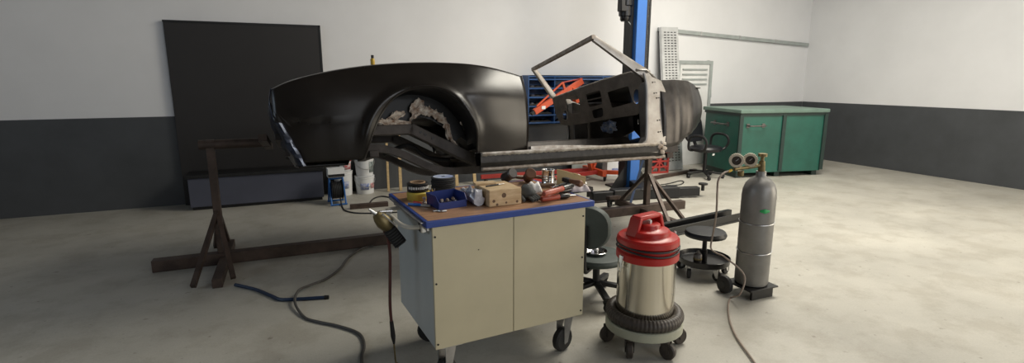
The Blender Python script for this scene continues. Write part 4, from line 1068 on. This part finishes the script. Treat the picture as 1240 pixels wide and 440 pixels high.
t = thing('grey_panel', 'grey sheet metal panel standing behind the orange hoist', 'panel', (4.16, 7.28, 0), R(3))
MB().box((.15, 0, .30), (.34, .02, .60)).build('sheet', 'conduit', t, smooth=0, bevel=.003)
# black office chair
oc = thing('office_chair', 'black padded office chair with looped armrests by the green container', 'chair', (6.02, 6.33, 0), R(14))
MB().lathe([(0, .42), (.20, .42), (.245, .435), (.255, .47), (.23, .50), (.15, .51), (0, .505)], 4 * 8, Matrix.Diagonal((1, .98, 1, 1))).build('seat', 'leather_black', oc)
rows = []
for z, wd, y in ((.56, .17, .20), (.60, .215, .215), (.72, .235, .235), (.86, .225, .26), (.98, .19, .29), (1.03, .13, .30)):
    rows.append([(wd * math.copysign(abs(math.cos(a)) ** .6, math.cos(a)), y + .045 * math.sin(a) - .10 * (1 - abs(math.cos(a))) * 0 + .06 * (1 - math.cos(a) ** 2) * .4, z) for a in [2 * PI * i / 22 for i in range(22)]])
mb = MB().grid(rows, True); mb.f += [tuple(range(22)), tuple(range(5 * 22, 6 * 22))]
mb.build('backrest', 'leather_black', oc, smooth=60)
MB().bar((0, .15, .43), (0, .25, .62), .06, .02).build('back_bracket', 'black_part', oc)
for s_ in (-1, 1):
    MB().tube(smooth_path([(s_ * .2, .10, .44), (s_ * .29, .11, .47), (s_ * .30, .10, .62), (s_ * .30, .02, .68), (s_ * .30, -.14, .67), (s_ * .30, -.20, .58), (s_ * .28, -.16, .47), (s_ * .2, -.12, .44)], 5), .02, 8).build('armrest', 'black_part', oc)
MB().cyl((0, 0, .09), (0, 0, .43), .028).build('gas_column', 'black_part', oc)
for k in range(5):
    a = R(10 + 72 * k); c_, s_ = math.cos(a), math.sin(a)
    MB().bar((0, 0, .10), (.29 * c_, .29 * s_, .075), .045, .03).build('base_leg', 'black_part', oc, bevel=.006)
    caster(oc, .28 * c_, .28 * s_, .028, .066, a + 1.8, wm='black_part', bm='black_part', wd=.04)
MB().box((-.19, -.17, .455), (.05, .004, .03), Matrix.Rotation(.2, 4, 'X')).build('care_tag', 'label_white', oc)
# green container
gcn = Vector((6.60, 6.20, 0))
gb = thing('green_container', 'dark green steel container with pale hinged lid against the wall', 'container', gcn, R(8))
GL, GW, GH = .46, .98, 1.02
gb.location = Vector((6.42, 6.05, 0)); gb.rotation_euler = (0, 0, R(-12))
MB().box((.75, .50, .08 + (GH - .08) / 2), (1.5, 1.0, GH - .08)).build('body', 'green_paint', gb, smooth=0, bevel=.006)
MB().box((.75, .50, GH + .03), (1.58, 1.08, .06)).build('lid', 'green_lid', gb, smooth=0, bevel=.012)
MB().box((.75, .50, GH - .02), (1.53, 1.03, .04)).build('rim', 'dark_green', gb, smooth=0)
for x in (.06, .75, 1.44): MB().box((x, .5, .04), (.09, .9, .08)).build('skid', 'dark_green', gb, smooth=0)
for x in (.0, .75, 1.5): MB().box((x, -.008, .55), (.06, .03, .9)).build('corner_post', 'dark_green', gb, smooth=0)
hd_ = MB().tube(smooth_path([(.12, -.005, .83), (.12, -.06, .83), (.15, -.075, .83), (.36, -.075, .83), (.39, -.06, .83), (.39, -.005, .83)], 4), .012, 8).build('handle', 'dull_steel', gb)
for x in (.12, .39): MB().box((x, -.006, .83), (.05, .012, .06)).build('handle_plate', 'dull_steel', hd_)
hd_ = MB().tube(smooth_path([(-.005, .70, .83), (-.06, .70, .83), (-.075, .67, .83), (-.075, .36, .83), (-.06, .33, .83), (-.005, .33, .83)], 4), .014, 8).build('handle', 'dull_steel', gb)
for y in (.33, .70): MB().box((-.006, y, .83), (.012, .06, .07)).build('handle_plate', 'dull_steel', hd_)

# brown bar and cable loop on the floor by the far wall
p0_, p1_ = onz(770, 222), onz(842, 208)
tag(MB().bar(p0_ + Vector((0, 0, .025)), p1_ + Vector((0, 0, .025)), .06, .05).build('steel_bar', 'brown_steel', bevel=.004), 'brown steel bar lying on the floor behind the lift arm', 'bar')
pts = [onz(x, y, .008) for x, y in ((800, 224), (812, 222), (824, 219), (828, 221), (822, 224), (806, 224.5))]
tag(MB().tube(smooth_path(pts, 5), .008, 6).build('floor_cable', 'cable_black'), 'short black cable loop on the floor beyond the lift arm', 'cable')
p0_, p1_ = onz(630, 242), onz(716, 231)
tag(MB().bar(p0_ + Vector((0, 0, .03)), p1_ + Vector((0, 0, .03)), .08, .06).build('steel_tube', 'black_part', bevel=.004), 'black square steel tube lying on the floor before the hoist', 'tube')

# ================================================================== LEFT BACKGROUND
t = thing('charcoal_board', 'tall charcoal board standing against the white back wall', 'board', (-.42, Y1 - .045, 0))
MB().box((0, 0, 1.11), (1.72, .04, 2.22)).build('sheet', 'charcoal_board', t, smooth=0, bevel=.003)
MB().box((0, -.003, 2.21), (1.73, .05, .025)).box((.855, -.003, 1.11), (.02, .05, 2.22)).build('edge_strip', 'black_part', t, smooth=0)
t = thing('storage_chest', 'low dark blue-grey storage chest in front of the charcoal board', 'chest', (-.42, 7.17, 0))
MB().box((0, 0, .215), (1.5, .30, .35)).build('body', 'chest_grey', t, smooth=0, bevel=.006)
MB().box((0, 0, .41), (1.54, .34, .04)).build('lid', 'black_part', t, smooth=0, bevel=.006)
MB().box((0, .01, .02), (1.46, .26, .04)).build('plinth', 'black_part', t, smooth=0)
def bucket(x, y, z, r, h_, label, mat_='plastic_white', lid='plastic_white', prints=(), handle=True, rz=0, group=None):
    t = thing('bucket', label, 'bucket', (x, y, z), rz, group)
    MB().lathe([(0, 0), (r * .88, 0), (r * .90, .006), (r * .985, h_ * .86), (r * 1.03, h_ * .87), (r * 1.03, h_ * .90), (r, h_ * .91), (r, h_ * .95), (0, h_ * .95)], 30).build('pail', mat_, t)
    MB().lathe([(0, h_ * .95), (r * 1.02, h_ * .945), (r * 1.05, h_ * .95), (r * 1.05, h_ * .985), (r * 1.0, h_), (r * .9, h_ * .99), (0, h_ * .99)], 30).build('lid', lid, t)
    for a0, a1, zz0, zz1, pm in prints:
        rows = [[((r * (.90 + .085 * zz / (h_ * .86)) + .003) * math.cos(R(a0 + (a1 - a0) * i / 8)), (r * (.90 + .085 * zz / (h_ * .86)) + .003) * math.sin(R(a0 + (a1 - a0) * i / 8)), zz) for zz in (zz0 * h_, zz1 * h_)] for i in range(9)]
        MB().grid(rows).build('printed_label', pm, t, solid=.001)
    if handle:
        MB().tube([(r * 1.06 * math.cos(a), -.01 - r * .25 * math.sin(a) * 1.0 - (r * .85) * math.sin(a), h_ * .86 - .11 * math.sin(a)) for a in [PI * i / 16 for i in range(17)]], .004, 6).build('handle', 'zinc', t)
    return t
bucket(.88, 7.27, 0, .128, .245, 'white bucket with blue print under another bucket by the battens', prints=((-125, -70, .25, .62, 'print_blue'), (-60, -20, .3, .6, 'print_red')))
bucket(.885, 7.27, .246, .125, .245, 'white bucket with dark lettering stacked on the bucket by the battens', prints=((-70, -20, .2, .8, 'print_dark'),), rz=R(4))
bucket(.60, 7.27, 0, .122, .33, 'tall white bucket half hidden behind the blue cable reel', handle=False, prints=((-120, -60, .3, .6, 'print_blue'),))
bucket(.635, 7.27, .331, .078, .135, 'small white pot with bright red lid on a tall bucket', lid='red_paint', handle=False, prints=((-110, -30, .15, .75, 'print_red'),))
t = thing('white_carton', 'flat white carton with dark stripe on the blue cable reel', 'box', (.47, 6.76, .346), R(4))
MB().box((0, 0, .055), (.20, .13, .11)).build('carton', 'plastic_white', t, smooth=0, bevel=.003)
MB().box((0, -.0655, .022), (.196, .002, .035)).build('print', 'black_part', t, smooth=0)
# cable reel with blue frame
cr_ = thing('cable_reel', 'blue tubular stand holding a drum of black cable', 'cable reel', (.47, 6.76, 0), R(4))
for s_ in (-1, 1):
    MB().tube(smooth_path([(s_ * .085, -.13, .012), (s_ * .085, -.06, .16), (s_ * .08, -.015, .32), (s_ * .08, .015, .32), (s_ * .085, .06, .16), (s_ * .085, .13, .012)], 4), .011, 8).build('side_frame', 'reel_blue', cr_)
MB().tube([(-.08, 0, .322), (.08, 0, .322)], .012, 8).build('carry_bar', 'reel_blue', cr_)
for y in (-.13, .13): MB().tube([(-.10, y, .012), (.10, y, .012)], .011, 8).build('foot_bar', 'reel_blue', cr_)
mxd_ = Matrix.Translation((0, 0, .175)) @ Matrix.Rotation(R(90), 4, 'Y')
prof = [(0, -.06)] + [(.105 + .006 * (k % 2), -.06 + .12 * k / 16) for k in range(17)] + [(0, .06)]
MB().lathe(prof, 32, mxd_).build('cable_winding', 'cable_black', cr_)
for s_ in (-1, 1): MB().lathe([(0, s_ * .062), (.125, s_ * .062), (.125, s_ * .069), (0, s_ * .069)], 32, mxd_).build('drum_flange', 'black_gloss', cr_)
pts = [(.50, 6.68, .10), (.503, 6.63, .045), (.507, 6.56, .008)] + [tuple(onz(x, y, .008)) for x, y in ((418, 255), (430, 258), (448, 258.5), (466, 258), (485, 257))]
tag(MB().tube(smooth_path(pts, 5), .008, 6).build('reel_cable', 'cable_black'), 'black cable trailing from the blue cable reel across the floor', 'cable')
pts = [onz(x, y, .008) for x, y in ((447, 247), (452, 241), (462, 238), (474, 240), (482, 246))]
tag(MB().tube(smooth_path(pts, 5), .009, 6).build('looped_cable', 'cable_black'), 'black cable loop on the floor beside the short steel bar', 'cable')
p0_, p1_ = onz(424, 253.5), onz(470, 249.5)
tag(MB().bar(p0_ + Vector((0, 0, .028)), p1_ + Vector((0, 0, .028)), .06, .056).build('steel_bar', 'brown_steel', bevel=.004), 'short dark steel bar lying on the floor near the cable reel', 'bar')
# battens leaning at the wall
for x, y, lb in ((484.5, 233, 'pale wooden batten leaning at the wall, thicker of the pair'), (469.5, 232, 'thin pale wooden batten leaning at the wall behind the buckets')):
    g = Vector((1.36 if x > 480 else 1.19, 7.22, 0))
    t = thing('wooden_batten', lb, 'batten', g)
    MB().bar((0, 0, .003), (.03, .17, 1.25), .04 if x > 480 else .03, .03, up=(0, 1, 0)).build('batten', 'wood_light', t, smooth=0)
for x, lb in ((ony(552, 215, 7.25).x, 'short wooden batten leaning at the dark wall behind the grinding discs'), (ony(573.5, 215, 7.25).x, 'short wooden batten leaning at the dark wall behind the wooden block')):
    t = thing('wooden_batten', lb, 'batten', (x, 7.2, 0))
    MB().bar((0, 0, .003), (.02, .18, .9), .045, .03, up=(0, 1, 0)).build('batten', 'wood_light', t, smooth=0)
# cables on the floor, front left
pts = [onz(x, y, .009) for x, y in ((470, 289), (455, 294), (438, 301), (422, 312), (412, 325), (395, 338), (376, 347), (362, 358), (357.5, 370), (368, 384), (385, 390), (405, 394), (428, 401), (438, 408), (441, 420), (438, 432), (440, 450), (452, 480))]
pts = [p + Vector((0, 0, .10 if i == 0 else 0)) for i, p in enumerate(pts)]
pts[1].y = 4.795; pts[1].x -= .04; pts[6].z = .02; pts[7].z = .045; pts[8].z = .03
tag(MB().tube(smooth_path(pts[1:], 6), .0095, 8).build('air_hose', 'cable_grey'), 'long grey hose snaking over the floor in front of the bench', 'hose')
pts = [onz(x, y, .012) for x, y in ((285, 345), (310, 351), (327, 358), (340, 363), (360, 362.5), (378, 361.5), (393, 360.5))]
bh = thing('cut_hose', 'dark blue hose end lying on the floor under the car tail', 'hose')
MB().tube(smooth_path(pts, 6), .013, 8).build('hose', 'hose_blue', bh)
MB().cyl(pts[-1], pts[-1] + (pts[-1] - pts[-2]).normalized() * .03, .016, .014).build('hose_nipple', 'black_part', bh)
